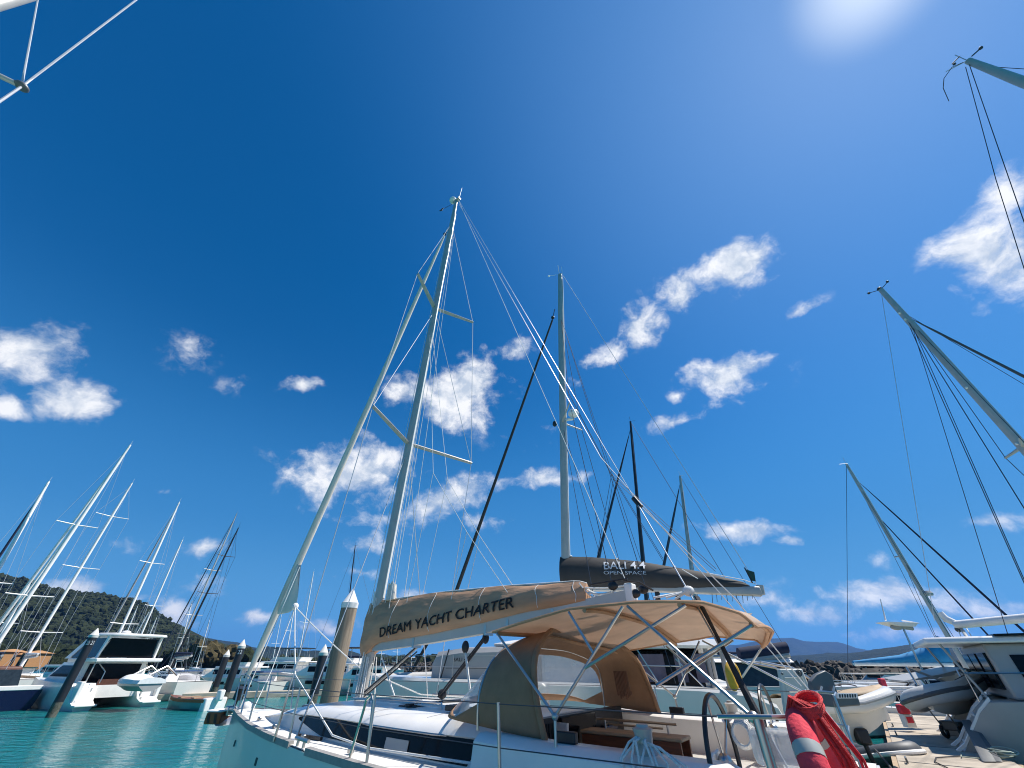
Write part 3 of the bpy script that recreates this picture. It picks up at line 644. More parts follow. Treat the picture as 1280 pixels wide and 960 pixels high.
mb = MB().tube([BR, (-5.69, .50, 2.88), (-6.30, 1.35, 1.62)], .008, 5).tube([BR, (-5.89, -.70, 2.92), (-6.4, -1.35, 1.75)], .007, 5); mb.build('backstay_bridle', M_wire, Y)
mb = MB().tube([BR + Vector((.03, 0, .06)), BR - Vector((.05, 0, .08))], .035, 8); mb.build('bridle_block', M_black, Y)
mb = MB().tube([mp_(16.9) + Vector((-.16, .03, 0)), (-4.85, .02, 3.12)], .006, 5); mb.build('topping_lift', M_rope, Y)
mb = MB().tube([mp_(16.7) + Vector((-.16, -.03, 0)), (-4.6, -.35, 5.0), (-6.2, -1.2, 2.1)], .006, 5); mb.build('flag_halyard', M_wire, Y)
for sg in (1, -1):
    mb = MB(); a = mp_(9.9) + Vector((-.05, sg * .06, 0)); j = Vector((-1.25, sg * .20, 5.4)); j2 = Vector((-2.25, sg * .17, 4.1))
    mb.tube([a, j], .005, 5).tube([j, (-.95, sg * .16, 3.15)], .005, 5).tube([j, j2], .005, 5).tube([j2, (-2.0, sg * .16, 3.12)], .005, 5).tube([j2, (-3.1, sg * .14, 3.13)], .005, 5)
    mb.build('lazy_jack', M_rope, Y)
mb = MB()
for k, (s, t, z0, z1) in enumerate(((-.22, .05, 3.2, 16.5), (-.30, -.04, 3.2, 15.0), (-.42, .10, 3.1, 11.0), (-.55, -.10, 3.0, 14.6), (.20, .08, 2.0, 15.2))):
    a = mp_(z1); mb.tube([(a.x + (.12 if s > 0 else -.16), a.y + t * .6, z1), (s, t, z0)], .006, 5)
mb.build('halyard', M_rope, Y)
mb = MB().tube([mp_(15.3) + Vector((.13, .05, 0)), FB.lerp(FA, .5) + Vector((-.5, .2, 0)), (3.42, .18, 3.4)], .005, 5); mb.build('spinnaker_halyard', M_rope, Y)
mb = MB()
for t in (.07, .10, -.09): mb.tube([(-.05, t, 2.4), (-.12, t * 1.5, 1.86)], .011, 5).tube([(.02, t, 3.3), (.04, t * 1.4, 1.9)], .010, 5)
mb.build('mast_rope', M_rope, Y)

# deck gear
for sg in (1, -1):
    for s_, t_ in ((-2.95, .74),):
        mb = MB().lathe([(0, 1.84), (.065, 1.84), (.06, 1.87), (.045, 1.90), (.05, 1.94), (.058, 1.965), (.03, 1.975), (0, 1.975)], (s_, sg * t_), 18); mb.build('winch', M_alu, Y)
    for k in range(4): MB().box(-2.78, -2.60, sg * (.52 + .06 * k) - .022, sg * (.52 + .06 * k) + .022, 1.845, 1.90).build('rope_clutch', M_black, Y, bevel=.008)
    for s_ in (1.9, .75, -.55, -1.9): MB().box(s_ - .04, s_ + .04, sg * (bw(s_) - .24) - .02, sg * (bw(s_) - .24) + .02, dz(s_) + .03, dz(s_) + .075).build('deck_eye', M_chrome, Y, bevel=.008)
    MB().box(-.86, -.30, sg * (bw(-.6) - .32) - .02, sg * (bw(-.6) - .32) + .02, 1.50, 1.53).build('sheet_track', M_black, Y)
    mb = MB()
    for s_ in (-1.62, -2.62, -3.42):
        mb.loft([[(s_, sg * (interp(CW, s_) - .02) * v, dz(s_) + .022 + interp(CT, s_) * zf), (s_ - .012, sg * (interp(CW, s_) - .02) * v, dz(s_) + .022 + interp(CT, s_) * zf)] for v, zf in ((.985, .66), (.95, .77), (.84, .905), (.45, 1.0), (.02, 1.04))], closed=False)
    if sg > 0: mb.build('roof_seam', M_toe, Y)
# ---- sprayhood
def arch(n, base, sh, crown):        # (s,t,z) of base, shoulder, crown -> symmetric hoop of n points
    P = []
    ctrl = [base, (base[0] * .5 + sh[0] * .5, base[1] * 1.0, base[2] * .5 + sh[2] * .5), sh, (crown[0] * .55 + sh[0] * .45, sh[1] * .62, sh[2] + (crown[2] - sh[2]) * .80), (crown[0], sh[1] * .28, sh[2] + (crown[2] - sh[2]) * .98), crown]
    full = ctrl + [(s, -t, z) for s, t, z in ctrl[-2::-1]]
    for i in range(n):
        u = i / (n - 1) * (len(full) - 1); k = min(int(u), len(full) - 2); f = u - k
        p0, p1, p2, p3 = [Vector(full[max(0, min(len(full) - 1, k + d))]) for d in (-1, 0, 1, 2)]
        P.append(.5 * ((2 * p1) + (p2 - p0) * f + (2 * p0 - 5 * p1 + 4 * p2 - p3) * f * f + (3 * p1 - p0 - 3 * p2 + p3) * f ** 3))
    return P
n = 41
H0 = arch(n, (-3.46, 1.34, 1.84), (-3.10, 1.14, 1.875), (-2.62, 0, 1.89))
H1 = arch(n, (-3.74, 1.36, 1.82), (-3.74, 1.20, 2.33), (-3.45, 0, 2.51))
H2 = arch(n, (-4.46, 1.38, 1.77), (-4.30, 1.25, 2.36), (-4.05, 0, 2.63))
hood = MB()
rows = []
for a in range(7):
    f = a / 6; rows.append([H1[i].lerp(H2[i], f) + Vector((0, 0, .025 * math.sin(math.pi * f) * math.sin(math.pi * i / (n - 1)))) for i in range(n)])
hood.loft(rows, closed=False)
# tan margins round the clear front panes
def front(i, f): return H0[i].lerp(H1[i], f)
I0, I1 = 3, n - 4
for i in range(n - 1):
    for f0, f1 in ((0, .13), (.13, .84), (.84, 1)):
        pane = (f0 == .13) and (I0 <= i < 19 or 21 <= i < I1)
        if not pane: hood.add([front(i, f0), front(i + 1, f0), front(i + 1, f1), front(i, f1)], [(0, 1, 2, 3)])
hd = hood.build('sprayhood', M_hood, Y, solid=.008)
for a, b in ((I0, 19), (21, I1)):
    mb = MB(); mb.loft([[front(i, f) for i in range(a, b + 1)] for f in (.13, .36, .6, .84)], closed=False); mb.build('window', M_vinyl, hd)
mb = MB().tube(H2, .016, 8).tube([p + Vector((.05, 0, -.03)) for p in H1], .013, 8); mb.build('hood_frame', M_chrome, hd)
mb = MB().tube([p + Vector((0, 0, .004)) for p in H2], .028, 8); mb.build('hood_hem', M_hood, hd)
# ---- awning over the cockpit
def awn(u, v):                    # u 0 front..1 aft, v -1 port..1 starboard; the port edge stands a little higher
    sp = interp([(0, -3.74), (.3, -4.75), (.5, -5.30), (.75, -5.86), (.92, -6.20), (1, -6.26)], u)
    ss = interp([(0, -4.05), (.5, -5.20), (.9, -5.90), (1, -6.00)], u)
    hw = interp([(0, 1.24), (.3, 1.32), (.7, 1.30), (.9, 1.14), (1, .92)], u)
    zp = interp([(0, 2.585), (.12, 2.65), (.3, 2.735), (.55, 2.75), (.8, 2.72), (.93, 2.63), (1, 2.55)], u)
    zs = interp([(0, 2.44), (.3, 2.53), (.6, 2.60), (.9, 2.54), (1, 2.47)], u)
    cr = interp([(0, .05), (.3, .10), (.6, .11), (.9, .09), (1, .05)], u)
    w_ = (1 - v) / 2; sagg = .030 * abs(math.sin(math.pi * 3 * u))
    return Vector((sp * w_ + ss * (1 - w_) - .12 * (1 - v * v) * max(0, (u - .8) / .2), -v * hw, zp * w_ + zs * (1 - w_) + cr * (1 - v * v) - sagg * (1 - v * v) - .010 * math.sin(9 * u + 5 * v) * (1 - v * v)))
nu, nv = 36, 24
mb = MB().loft([[awn(i / nu, -1 + 2 * j / nv) for j in range(nv + 1)] for i in range(nu + 1)], closed=False)
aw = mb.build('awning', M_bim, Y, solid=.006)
hem = [awn(0, -1 + 2 * j / nv) for j in range(nv + 1)] + [awn(i / nu, 1) for i in range(1, nu + 1)] + [awn(1, 1 - 2 * j / nv) for j in range(1, nv + 1)] + [awn(1 - i / nu, -1) for i in range(1, nu + 1)]
MB().tube([p - Vector((0, 0, .004)) for p in hem], .014, 6).build('hem', M_tan, aw)
for u in (.34, .70):
    mb = MB(); mb.loft([[awn(u + du, -1 + 2 * j / nv) - Vector((0, 0, .014)) for j in range(nv + 1)] for du in (0, .055)], closed=False); mb.build('hoop_pocket', M_tan, aw)
mb = MB().lathe([(.0, -.02), (.06, -.018), (.085, 0), (.0, 0)], n=14); mb.build('awning_light', M_gel, aw, loc=(-6.0, -.25, 2.735))
fr = []
for u in (.02, .36, .72, .97): fr.append([awn(u, -1 + 2 * j / nv) - Vector((0, 0, .03)) for j in range(nv + 1)])
mb = MB()
for h in fr: mb.tube(h, .020, 8)
mb.build('awning_hoop', M_tan, aw)
for sg in (1, -1):
    H = Vector((-4.66, sg * 1.52, 1.95)); K = Vector((-6.18, sg * 1.58, 2.02))
    def ed(u): p = awn(u, -1.0 * sg); return p - Vector((0, 0, .03))
    brace = [[H, ed(.02)], [H, ed(.50)], [Vector((-4.66, sg * 1.56, 1.45)), Vector((-4.66, sg * 1.53, 1.75)), H], [ed(.30), H.lerp(ed(.50), .55)], [H.lerp(ed(.50), .42), ed(.74)], [ed(.52), K], [ed(.97), H.lerp(ed(.02), .0) + Vector((-.9, 0, .22))]]
    for b in brace: MB().tube(b, .0125, 8).build('awning_brace', M_chrome, aw)
    MB().sphere(H, .03, 8, 6).build('brace_joint', M_chrome, aw); MB().sphere(K, .04, 8, 6).build('brace_joint', M_chrome, aw)
mb = MB()
for k in range(3): mb.tube([(-5.75, .45 + .04 * k, 2.84), (-6.12 - .02 * k, 1.22 + .03 * k, 2.02), (-6.3, 1.45 + .03 * k, 1.45)], .016, 6)
mb.build('backstay_tackle', M_roped, Y)
mb = MB().sphere((-5.68, .48, 2.90), (.06, .05, .05), 8, 6)
for k in range(5): mb.tube([(-5.68, .48, 2.90), (-5.55 + .06 * k, .55 + .1 * math.sin(k), 2.83 + .01 * k)], .010, 5)
mb.build('backstay_lashing', M_rope, Y)

# ---- cockpit
MB().box(-6.5, -4.0, -1.28, 1.28, .85, .95).build('cockpit_floor', M_teakg, Y)
for sg in (1, -1):
    a, b = sorted((sg * 1.28, sg * 1.60))
    mb = MB(); rr = []
    for s, z in ((-3.85, 1.80), (-4.6, 1.775), (-5.9, 1.765), (-6.35, 1.60)):
        rr.append([(s, sg * 1.24, .95), (s, sg * 1.27, z - .03), (s, sg * 1.31, z), (s, sg * 1.52, z), (s, sg * 1.60, z - .05), (s, sg * 1.66, 1.42)])
    mb.loft(rr).build('coaming', M_gel, Y)
    mb = MB().box(-5.55, -4.05, min(sg * .70, sg * 1.25), max(sg * .70, sg * 1.25), .95, 1.33); mb.build('cockpit_seat', M_gel, Y, bevel=.03)
    MB().box(-5.5, -4.1, min(sg * .72, sg * 1.22), max(sg * .72, sg * 1.22), 1.332, 1.35).build('seat_slats', M_teakg, Y)
    # helm
    hw = MB().torus((-5.81, sg * 1.08, 1.73), (1, 0, 0), .375, .017, 40, 8); wheel = hw.build('wheel', M_black, Y)
    mb = MB()
    for k in range(5):
        a_ = 2 * math.pi * k / 5 + .3; mb.tube([(-5.81, sg * 1.08, 1.73), (-5.81, sg * 1.08 + .37 * math.sin(a_), 1.73 + .37 * math.cos(a_))], .008, 6)
    mb.sphere((-5.81, sg * 1.08, 1.73), .05, 10, 6); mb.build('spokes', M_chrome, wheel)
    mb = MB().loft([[(-5.55, sg * .92, .95), (-5.55, sg * 1.22, .95), (-5.80, sg * 1.22, .95), (-5.80, sg * .92, .95)], [(-5.62, sg * .96, 1.66), (-5.62, sg * 1.20, 1.66), (-5.76, sg * 1.20, 1.80), (-5.76, sg * .96, 1.80)]]); mb.build('helm_pedestal', M_gel, Y, bevel=.03)
    mb = MB().lathe([(.0, 1.765), (.085, 1.765), (.08, 1.80), (.06, 1.83), (.065, 1.88), (.075, 1.91), (.045, 1.92), (.04, 1.935), (0, 1.935)], (-5.36, sg * 1.42), 20); wn = mb.build('winch', M_alu, Y)
    mb = MB()
    for k in range(4): mb.torus((-5.36, sg * 1.42, 1.825 + .016 * k), (0, 0, 1), .075, .009, 20, 6)
    rq = random.Random(4)
    for k in range(10):
        s_ = -5.20 - .055 * k + rq.uniform(-.05, .05); mb.tube([(-5.36 + .03 * math.sin(k), sg * 1.46, 1.875 - .004 * k), (s_ * .5 - 2.68 + rq.uniform(-.02, .02), sg * (1.53 + rq.uniform(-.02, .02)), 1.835 + rq.uniform(-.02, .02)), (s_ + rq.uniform(-.03, .03), sg * 1.60, 1.755), (s_ + rq.uniform(-.08, .04), sg * 1.665, 1.60), (s_ + rq.uniform(-.12, .06), sg * 1.685, 1.46)], .0085, 6)
    for k in ():
        a_ = k * .41; rr_ = .13 + .05 * ((k * 7) % 4); mb.tube([(-5.36 + .075 * math.cos(a_), sg * (1.42 + .075 * math.sin(a_)), 1.86 - .004 * k), (-5.36 + .11 * math.cos(a_), sg * (1.42 + .11 * math.sin(a_)), 1.85), (-5.38 + rr_ * math.cos(a_ + .2), sg * (1.43 + rr_ * .8 * math.sin(a_ + .2)), 1.79), (-5.40 + rr_ * 1.25 * math.cos(a_ + .5), sg * (1.43 + rr_ * .9 * math.sin(a_ + .5)), 1.782)], .008, 5)
    mb.build('winch_rope', M_rope, wn)
    mb = MB().box(-4.78, -4.60, sg * 1.40 - .03, sg * 1.40 + .03, 1.775, 1.85); mb.build('rope_clutch', M_black, Y, bevel=.01)
mb = MB().box(-5.20, -4.10, -.16, .125, 1.69, 1.72); tb = mb.build('table', M_teakg, Y, bevel=.01)
MB().box(-5.18, -4.12, .10, .128, 1.32, 1.688).build('table_leaf', M_teak, tb); MB().box(-5.18, -4.12, -.165, -.135, 1.32, 1.688).build('table_leaf', M_teak, tb)
MB().box(-5.0, -4.3, -.10, .06, .95, 1.69).build('table_leg', M_gel, tb)
mb = MB()
for s in (-4.3, -5.0): mb.tube([(s, -.10, 1.72), (s, -.10, 1.80)], .01, 6)
mb.tube([(-4.2, -.10, 1.80), (-5.1, -.10, 1.80)], .012, 6).tube([(-4.35, -.10, 1.76), (-4.95, -.10, 1.76)], .010, 6); mb.build('table_rail', M_chrome, tb)
MB().box(-3.99, -3.90, -1.25, 1.25, .9, 1.84).build('cabin_bulkhead', M_black, Y)  # black colour carries the deep shade under the sprayhood
MB().box(-4.02, -3.995, -.42, .36, .98, 1.83).build('companionway', M_glass, Y)
mb = MB().box(-4.12, -4.03, -.80, -.50, 1.0, 1.70); mb.build('companionway_board', M_navy, Y, bevel=.01)
MB().loft([[(-4.02, .46, .98), (-4.02, .50, .98), (-4.10, .50, .98), (-4.10, .46, .98)], [(-4.02, .46, 1.80), (-4.02, .50, 1.80), (-4.16, .50, 1.80), (-4.16, .46, 1.80)]]).build('washboard', M_gel, Y)
mb = MB()
for k in range(9): mb.tube(sag((-4.02, .62 + .05 * k, 1.80), (-4.05, .66 + .05 * k, 1.74), .10 + .02 * (k % 3), 8), .012, 5)
mb.build('rope_coil', M_roped, Y)
mb = MB()
for k in range(10): mb.tube(sag((-4.15 + .02 * k, -1.20, 2.22), (-4.18 + .02 * k, -1.22, 2.0), .12 + .02 * (k % 4), 7), .010, 5)
mb.build('hanging_line', mat('brown_rope', (.20, .10, .06), .8), Y)
# ---- rails and guard wires
def pt(s, z, sg, ins=.05): return Vector((s, sg * (bw(s) - ins), z))
for sg in (1, -1):
    st = [-4.31, -2.55, -1.95, .15, 1.75]
    for s in (-4.31, -2.55, -.55, 1.75):
        MB().tube([pt(s, dz(s), sg), pt(s + .02, 2.04, sg, .03)], .0145, 8).build('stanchion', M_chrome, Y)
    MB().tube([pt(-2.55, dz(0), sg), pt(-2.50, 1.98, sg, .04), pt(-2.44, 2.03, sg, .04), pt(-2.36, 1.98, sg, .04), pt(-2.20, dz(0), sg)], .0145, 8).build('gate_stanchion', M_chrome, Y)
    for z, f in ((2.03, 1), (1.76, .5)):
        pp = [pt(s, z, sg, .03 if f == 1 else .04) for s in (1.75, -.55, -2.45, -4.31, -6.0)]; MB().tube(pp, .0042, 5).build('guard_wire', M_wired, Y)
        MB().tube([pt(1.75, z, sg, .03), pt(3.2, z + .02, sg, .05)], .0042, 5).build('guard_wire', M_wired, Y)
    a = [pt(3.0, dz(3), sg, .06), pt(3.15, 2.08, sg, .04), pt(3.7, 2.10, sg, .03), Vector((4.25, sg * .16, 2.10)), Vector((4.36, sg * .10, 1.98)), Vector((4.25, sg * .09, 1.52))]
    pl = MB().tube(a, .0145, 8).tube([pt(3.75, 2.10, sg, .03), pt(3.65, dz(3.6), sg, .05)], .0145, 8).tube([pt(3.1, 1.80, sg, .05), pt(3.7, 1.80, sg, .04)], .012, 8).build('pulpit', M_chrome, Y)
    b = [pt(-6.0, 2.03, sg, .05), pt(-6.3, 2.04, sg, .06), Vector((-6.48, sg * 1.45, 2.04)), Vector((-6.50, sg * .75, 2.04)), Vector((-6.50, sg * .70, 1.46))]
    MB().tube(b, .0125, 8).tube([pt(-6.22, 1.45, sg, .09), pt(-6.22, 2.03, sg, .08)], .03, 12).tube([pt(-6.2, 1.76, sg, .05), pt(-6.3, 1.76, sg, .07), Vector((-6.48, sg * 1.43, 1.76)), Vector((-6.5, sg * .73, 1.76))], .012, 8).build('pushpit', M_chrome, Y)
mb = MB()
for k in range(5): mb.torus((-6.0, 1.22 - .015 * k, 1.90), (0.3, 1, .1 * k), .060 + .006 * k, .007, 18, 5)
mb.build('coiled_rope', M_rope, Y)
mb = MB().box(-6.42, -6.12, 1.42, 1.60, 1.80, 1.97); mb.build('transparent_bag', M_vinyl, Y, bevel=.03)

def yw(s, t, z): c, sn = math.cos(YR), math.sin(YR); return Vector((YL[0] + s * c - t * sn, YL[1] + s * sn + t * c, z))
# ---- things carried on its rails
o = thing('life_ring', 'red foam life ring with grey reflective band hung on the steel stern rail', 'life ring', yw(-6.50, 1.66, 1.76), YR)
ring = MB().torus((0, 0, 0), (.985, -.02, -.17), .285, .070, 44, 14).build('foam_ring', M_red, o)
ax = Vector((.985, -.02, -.17)).normalized()
for a0 in (.72, 2.4, 3.9): MB().torus((0, 0, 0), ax, .285, .0725, 6, 14, a0, a0 + .22).build('reflective_band', M_refl, ring)
for a0 in (-.92,): MB().torus((0, 0, 0), ax, .285, .0725, 6, 14, a0 - .14, a0 + .03).build('reflective_band', M_refl, ring)
o = thing('throwing_line', 'coil of red floating rope draped beside the red life ring', 'rope', yw(-6.57, 1.72, 1.80), YR)
mb = MB(); rg = random.Random(2)
for k in range(20):
    a, b = rg.uniform(-.06, .06), rg.uniform(-.05, .05); z1 = -.55 + rg.uniform(-.1, .1); tw = rg.uniform(-.04, .04)
    mb.tube([(.17 + a * .3, -.02 + b * .3, .24), (.10 + a * .5, .02 + b * .6, .335 + a * .2), (.02 + a * .6, .05 + b * .7, .30), (-.07 + a * .8 + tw * .4, .10 + b * .6, .10), (-.09 + a - tw * .5, .14 + b * .6, -.12), (-.10 + a * 1.2, .14 + b, z1)], .0075, 5)
mb.build('rope_strand', M_redr, o)
mb = MB()
for k in range(5): mb.torus((.04, .03, .29 + .010 * k), (.3 + .2 * math.sin(k), .6, 1), .07, .009, 18, 5)
mb.build('rope_turn', M_redr, o)
o = thing('bow_fender', 'orange padded square fender with white top at the nearest yacht bow', 'fender', yw(4.83, .10, 1.34), YR + .5)
f_ = MB().box(-.25, .25, -.26, .26, -.16, .13).build('pad', M_orange, o, bevel=.04)
MB().box(-.26, .26, -.27, .27, .13, .19).build('top_flap', M_cloth, o, bevel=.03)
for x in (-.14, .10): MB().loft([[(x - .06, .265, -.13), (x + .02, .265, -.13), (x + .02, .272, -.13), (x - .06, .272, -.13)], [(x, .265, .10), (x + .09, .265, .10), (x + .09, .272, .10), (x, .272, .10)]]).build('dark_band', M_brown, o)
MB().box(.255, .262, -.2, .2, -.14, .08).build('dark_band', M_black, o)
MB().box(-.262, -.255, -.2, .2, -.14, .08).build('dark_band', M_brown, o)
MB().tube([(-.24, 0, .16), (-.5, -.05, .20)], .012).tube([(-.24, .2, .16), (-.75, .1, .22)], .012).build('lashing', M_rope, o)

o.scale = (.68, .68, .68); o.location.z += .03
o = thing('barbecue', 'grey boat barbecue with its rounded lid raised on the stern rail', 'barbecue', (4.42, 7.0, 1.95), R(6))
def bx(px, py): p = at(px, py, 7.0); return (p.x - 4.42, p.z - 1.95)
lid = [bx(*q) for q in ((1017, 868), (1014, 852), (1022, 843), (1034, 838), (1043, 843), (1051, 868))]
MB().prism(lid, .02, .10).build('lid', M_bbq, o, bevel=.012)
MB().prism([bx(*q) for q in ((1018, 866), (1052, 866), (1056, 880), (1022, 882))], -.30, .02).build('firebox', M_bbq, o, bevel=.015)
MB().prism([bx(*q) for q in ((1023, 865), (1050, 865), (1050, 871), (1024, 871))], -.325, -.302).build('grill_rack', M_white, o)
mb = MB()
for k in range(7):
    x = 1026 + 3.3 * k; mb.prism([bx(*q) for q in ((x, 866), (x + 1.6, 866), (x + 1.8, 870), (x + .2, 870))], -.330, -.3255)
mb.build('slots', M_black, o)
mb = MB()
for q in ((1026, 861), (1043, 861)): a = bx(*q); mb.tube([(a[0] - .02, 0, a[1] - .03), (a[0] + .015, -.02, a[1] + .03)], .014, 6)
mb.build('hinge', M_white, o)
mb = MB().tube([(.02, -.1, -.1), (.02, -.1, -.75)], .02, 8); mb.build('stand_pole', M_chrome, o)

# ------------------------------------------------------------------ big catamaran behind
CL_, CR = (1.85, 15.0, 0), math.pi - R(20)
cf = (-math.cos(R(20)), math.sin(R(20))); cp_ = (-math.sin(R(20)), -math.cos(R(20)))
K = thing('catamaran', 'large white sailing catamaran with charcoal sail bag moored behind the nearest yacht', 'catamaran', CL_, CR)
def cw(s, t, z): return Vector((CL_[0] + s * cf[0] + t * cp_[0], CL_[1] + s * cf[1] + t * cp_[1], z))
for sg in (1, -1):
    rr = []
    for s, b, zt in ((6.3, .04, 2.05), (5.9, .22, 2.04), (5.0, .50, 2.02), (3.5, .78, 1.98), (1.0, .95, 1.95), (-2, .97, 1.92), (-3.6, .96, 1.88), (-4.6, .92, 1.80), (-5.0, .88, 1.62), (-5.15, .86, 1.2), (-5.9, .80, .75), (-6.4, .74, .50)):
        c = sg * (3.25 - .95 + 0 * b); o_ = sg * 1
        q = [(c + o_ * b, zt - .06), (c + o_ * (b - .05), zt), (c - o_ * b, zt), (c - o_ * b, .8), (c - o_ * b * .6, -.1), (c, -.5), (c + o_ * b * .6, -.1), (c + o_ * b * .93, .5), (c + o_ * b * .97, zt * .62)]
        rr.append([(s, t, min(z, zt)) for t, z in q])
    MB().loft(rr).build('hull', M_hullw, K)
    mb = MB(); mb.loft([[(s, sg * 3.27, z0), (s, sg * 3.275, z0 - .3), (s, sg * 3.24, z0 - .3), (s, sg * 3.24, z0)] for s, z0 in ((2.6, 1.45), (-1.2, 1.42))]); mb.build('hull_window', M_glass, K)
    mb = MB()
    pts_ = [(5.9, 2.5), (2.6, 2.0 + .5), (.0, 2.48), (-1.55, 2.48)]
    for s, z in pts_: mb.tube([(s, sg * (3.0 if s < 5 else 2.5), z - .56), (s, sg * (3.0 if s < 5 else 2.5), z)], .013, 6)
    for dzz in (0, -.26): mb.tube([(s, sg * (3.0 if s < 5 else 2.5), z + dzz) for s, z in pts_], .007, 5)
    mb.build('guard_rail', M_chrome, K)
    mb = MB().tube([(-1.85, sg * 2.98, 1.9), (-1.85, sg * 2.98, 2.56), (-1.95, sg * 2.98, 2.62), (-3.15, sg * 2.96, 2.60), (-3.25, sg * 2.96, 2.55), (-3.3, sg * 2.96, 1.88)], .02, 8).tube([(-1.85, sg * 2.98, 2.28), (-3.28, sg * 2.96, 2.26)], .014, 6).tube([(-2.35, sg * 2.98, 2.6), (-2.75, sg * 2.97, 1.9)], .016, 6).tube([(-3.2, sg * 2.96, 2.4), (-3.7, sg * 2.94, 1.86)], .016, 6)
    mb.build('gate_rail', M_chrome, K)
MB().box(-4.4, 4.3, -2.4, 2.4, .95, 1.90).build('bridge_deck', M_gel, K, bevel=.05)
mb = MB().tube([(5.75, -2.3, 1.95), (5.75, 2.3, 1.95)], .12, 10); mb.build('crossbeam', M_alu, K)
# cabin: solid grey front wall, pale side, dark saloon glass, hard top
def cring(s, w_, z): return [(s, -w_, 1.86), (s, w_, 1.86), (s, w_, z - .15), (s, w_ - .12, z - .03), (s, w_ - .5, z), (s, -w_ + .5, z), (s, -w_ + .12, z - .03), (s, -w_, z - .15)]
cab = MB().loft([[(3.55, y, z) for _, y, z in cring(0, 2.45, 2.45)], cring(3.40, 2.55, 2.62), cring(2.6, 2.62, 2.70), cring(1.2, 2.64, 2.72), cring(.2, 2.64, 2.72)]).build('forward_cockpit_wall', M_gelg, K)
mb = MB()
for z_ in (2.2,): mb.loft([[(s, 2.645, z_), (s, 2.655, z_), (s, 2.655, z_ + .012), (s, 2.645, z_ + .012)] for s in (3.0, .4)])
mb.build('wall_seam', M_black, cab)
text('lettering', 'BALI 4.4', .085, M_letter, cab, lambda u, v: Vector((2.78 - u, 2.668, 2.36 + v)), bold=.01, xs=1.3)
MB().tube([(3.15, 2.66, 1.9), (2.93, 2.67, 2.65)], .018, 6).build('strap', M_black, cab)
MB().loft([cring(.19, 2.60, 2.68), cring(-1.5, 2.60, 2.66), [(-1.75 + (.25 if z > 2.3 else 0), y, z) for _, y, z in cring(0, 2.58, 2.62)]]).build('cabin_side', M_gel, K)
MB().loft([cring(-1.76, 2.55, 2.60), cring(-3.75, 2.50, 2.60)]).build('saloon_glass', M_glass, K)
for s, w_ in ((-2.1, .10), (-2.62, .30), (-3.28, .12), (-3.72, .12)):
    for sg in (1, -1): MB().box(s - w_, s + w_, sg * 2.555 - .012, sg * 2.555 + .012, 1.95, 2.50).build('saloon_curtain', mat('mauve_grey_blind', (.16, .13, .16), .8, var=.2), K)
def tring(s, w_, z0, z1): return [(s, -w_, z0), (s, w_, z0), (s, w_ + .05, z0 + .06), (s, w_ - .08, z1 - .03), (s, w_ - .6, z1), (s, -w_ + .6, z1), (s, -w_ + .08, z1 - .03), (s, -w_ - .05, z0 + .06)]
MB().loft([tring(1.75, 2.1, 2.72, 2.78), tring(1.2, 2.5, 2.70, 2.86), tring(0, 2.7, 2.66, 2.93), tring(-1.4, 2.7, 2.64, 2.98), tring(-3.0, 2.65, 2.62, 2.92), tring(-4.3, 2.5, 2.60, 2.80)]).build('hard_top', M_gel, K)
mb = MB().loft([[(1.0, -1.2, 2.86), (1.0, 1.2, 2.86), (.7, 1.2, 3.15), (.7, -1.2, 3.15)], [(-2.2, -1.3, 2.9), (-2.2, 1.3, 2.9), (-2.0, 1.3, 3.22), (-2.0, -1.3, 3.22)]]); mb.build('flybridge', M_gel, K, bevel=.05)
for sg in (1, -1):
    for s in (-3.9, -4.25): MB().tube([(s, sg * 2.42, .95 + .9), (s - .02, sg * 2.42, 2.64)], .055, 10).build('top_post', M_gelg, K)
mb = MB()
for sg in (1, -1): mb.loft([[(-4.3, sg * 2.9, 1.86), (-4.3, sg * 2.86, 1.86), (-4.3, sg * 2.86, 1.9), (-4.3, sg * 2.9, 1.9)], [(-4.9, sg * 2.9, 1.70), (-4.9, sg * 2.86, 1.70), (-4.9, sg * 2.86, 1.74), (-4.9, sg * 2.9, 1.74)]])
mb.build('deck_trim', M_white, K)
cm = MB()
def cmp(z): return Vector((-.03 - 1.05 * (z - 4.3) / 16.9, 0, z))
cmast = cm.loft([[(cmp(z).x + .16 * k * math.cos(a), .10 * k * math.sin(a), z) for a in [2 * math.pi * i / 16 for i in range(16)]] for z, k in ((2.9, 1), (10, 1), (18, 1), (21.0, .75))]).build('mast', M_alu, K)
MB().loft([[(cmp(z).x - .165, y, z) for y in (-.03, .03)] + [(cmp(z).x - .145, y, z) for y in (.03, -.03)] for z in (4.6, 20.6)]).build('mast_track', M_white, cmast)
mb = MB().tube([(-1.02, 0, 21), (-1.0, 0, 21.9)], .014, 5).tube([(-1.2, 0, 21), (-1.22, .1, 21.5)], .012, 5).tube([(-.9, 0, 21.05), (-.4, .1, 21.0)], .01, 5).sphere((-.4, .1, 21.0), .06, 6, 5); mb.build('antenna', M_white, cmast)
mb = MB().box(-.95, -.45, -.06, .06, 11.05, 11.12); mb.sphere((-.95, 0, 11.35), (.24, .24, .20), 12, 8); mb.build('radar_dome', M_gel, cmast)
MB().sphere((-.10, .16, 10.9), (.10, .10, .14), 8, 6).build('deck_light', M_black, cmast)
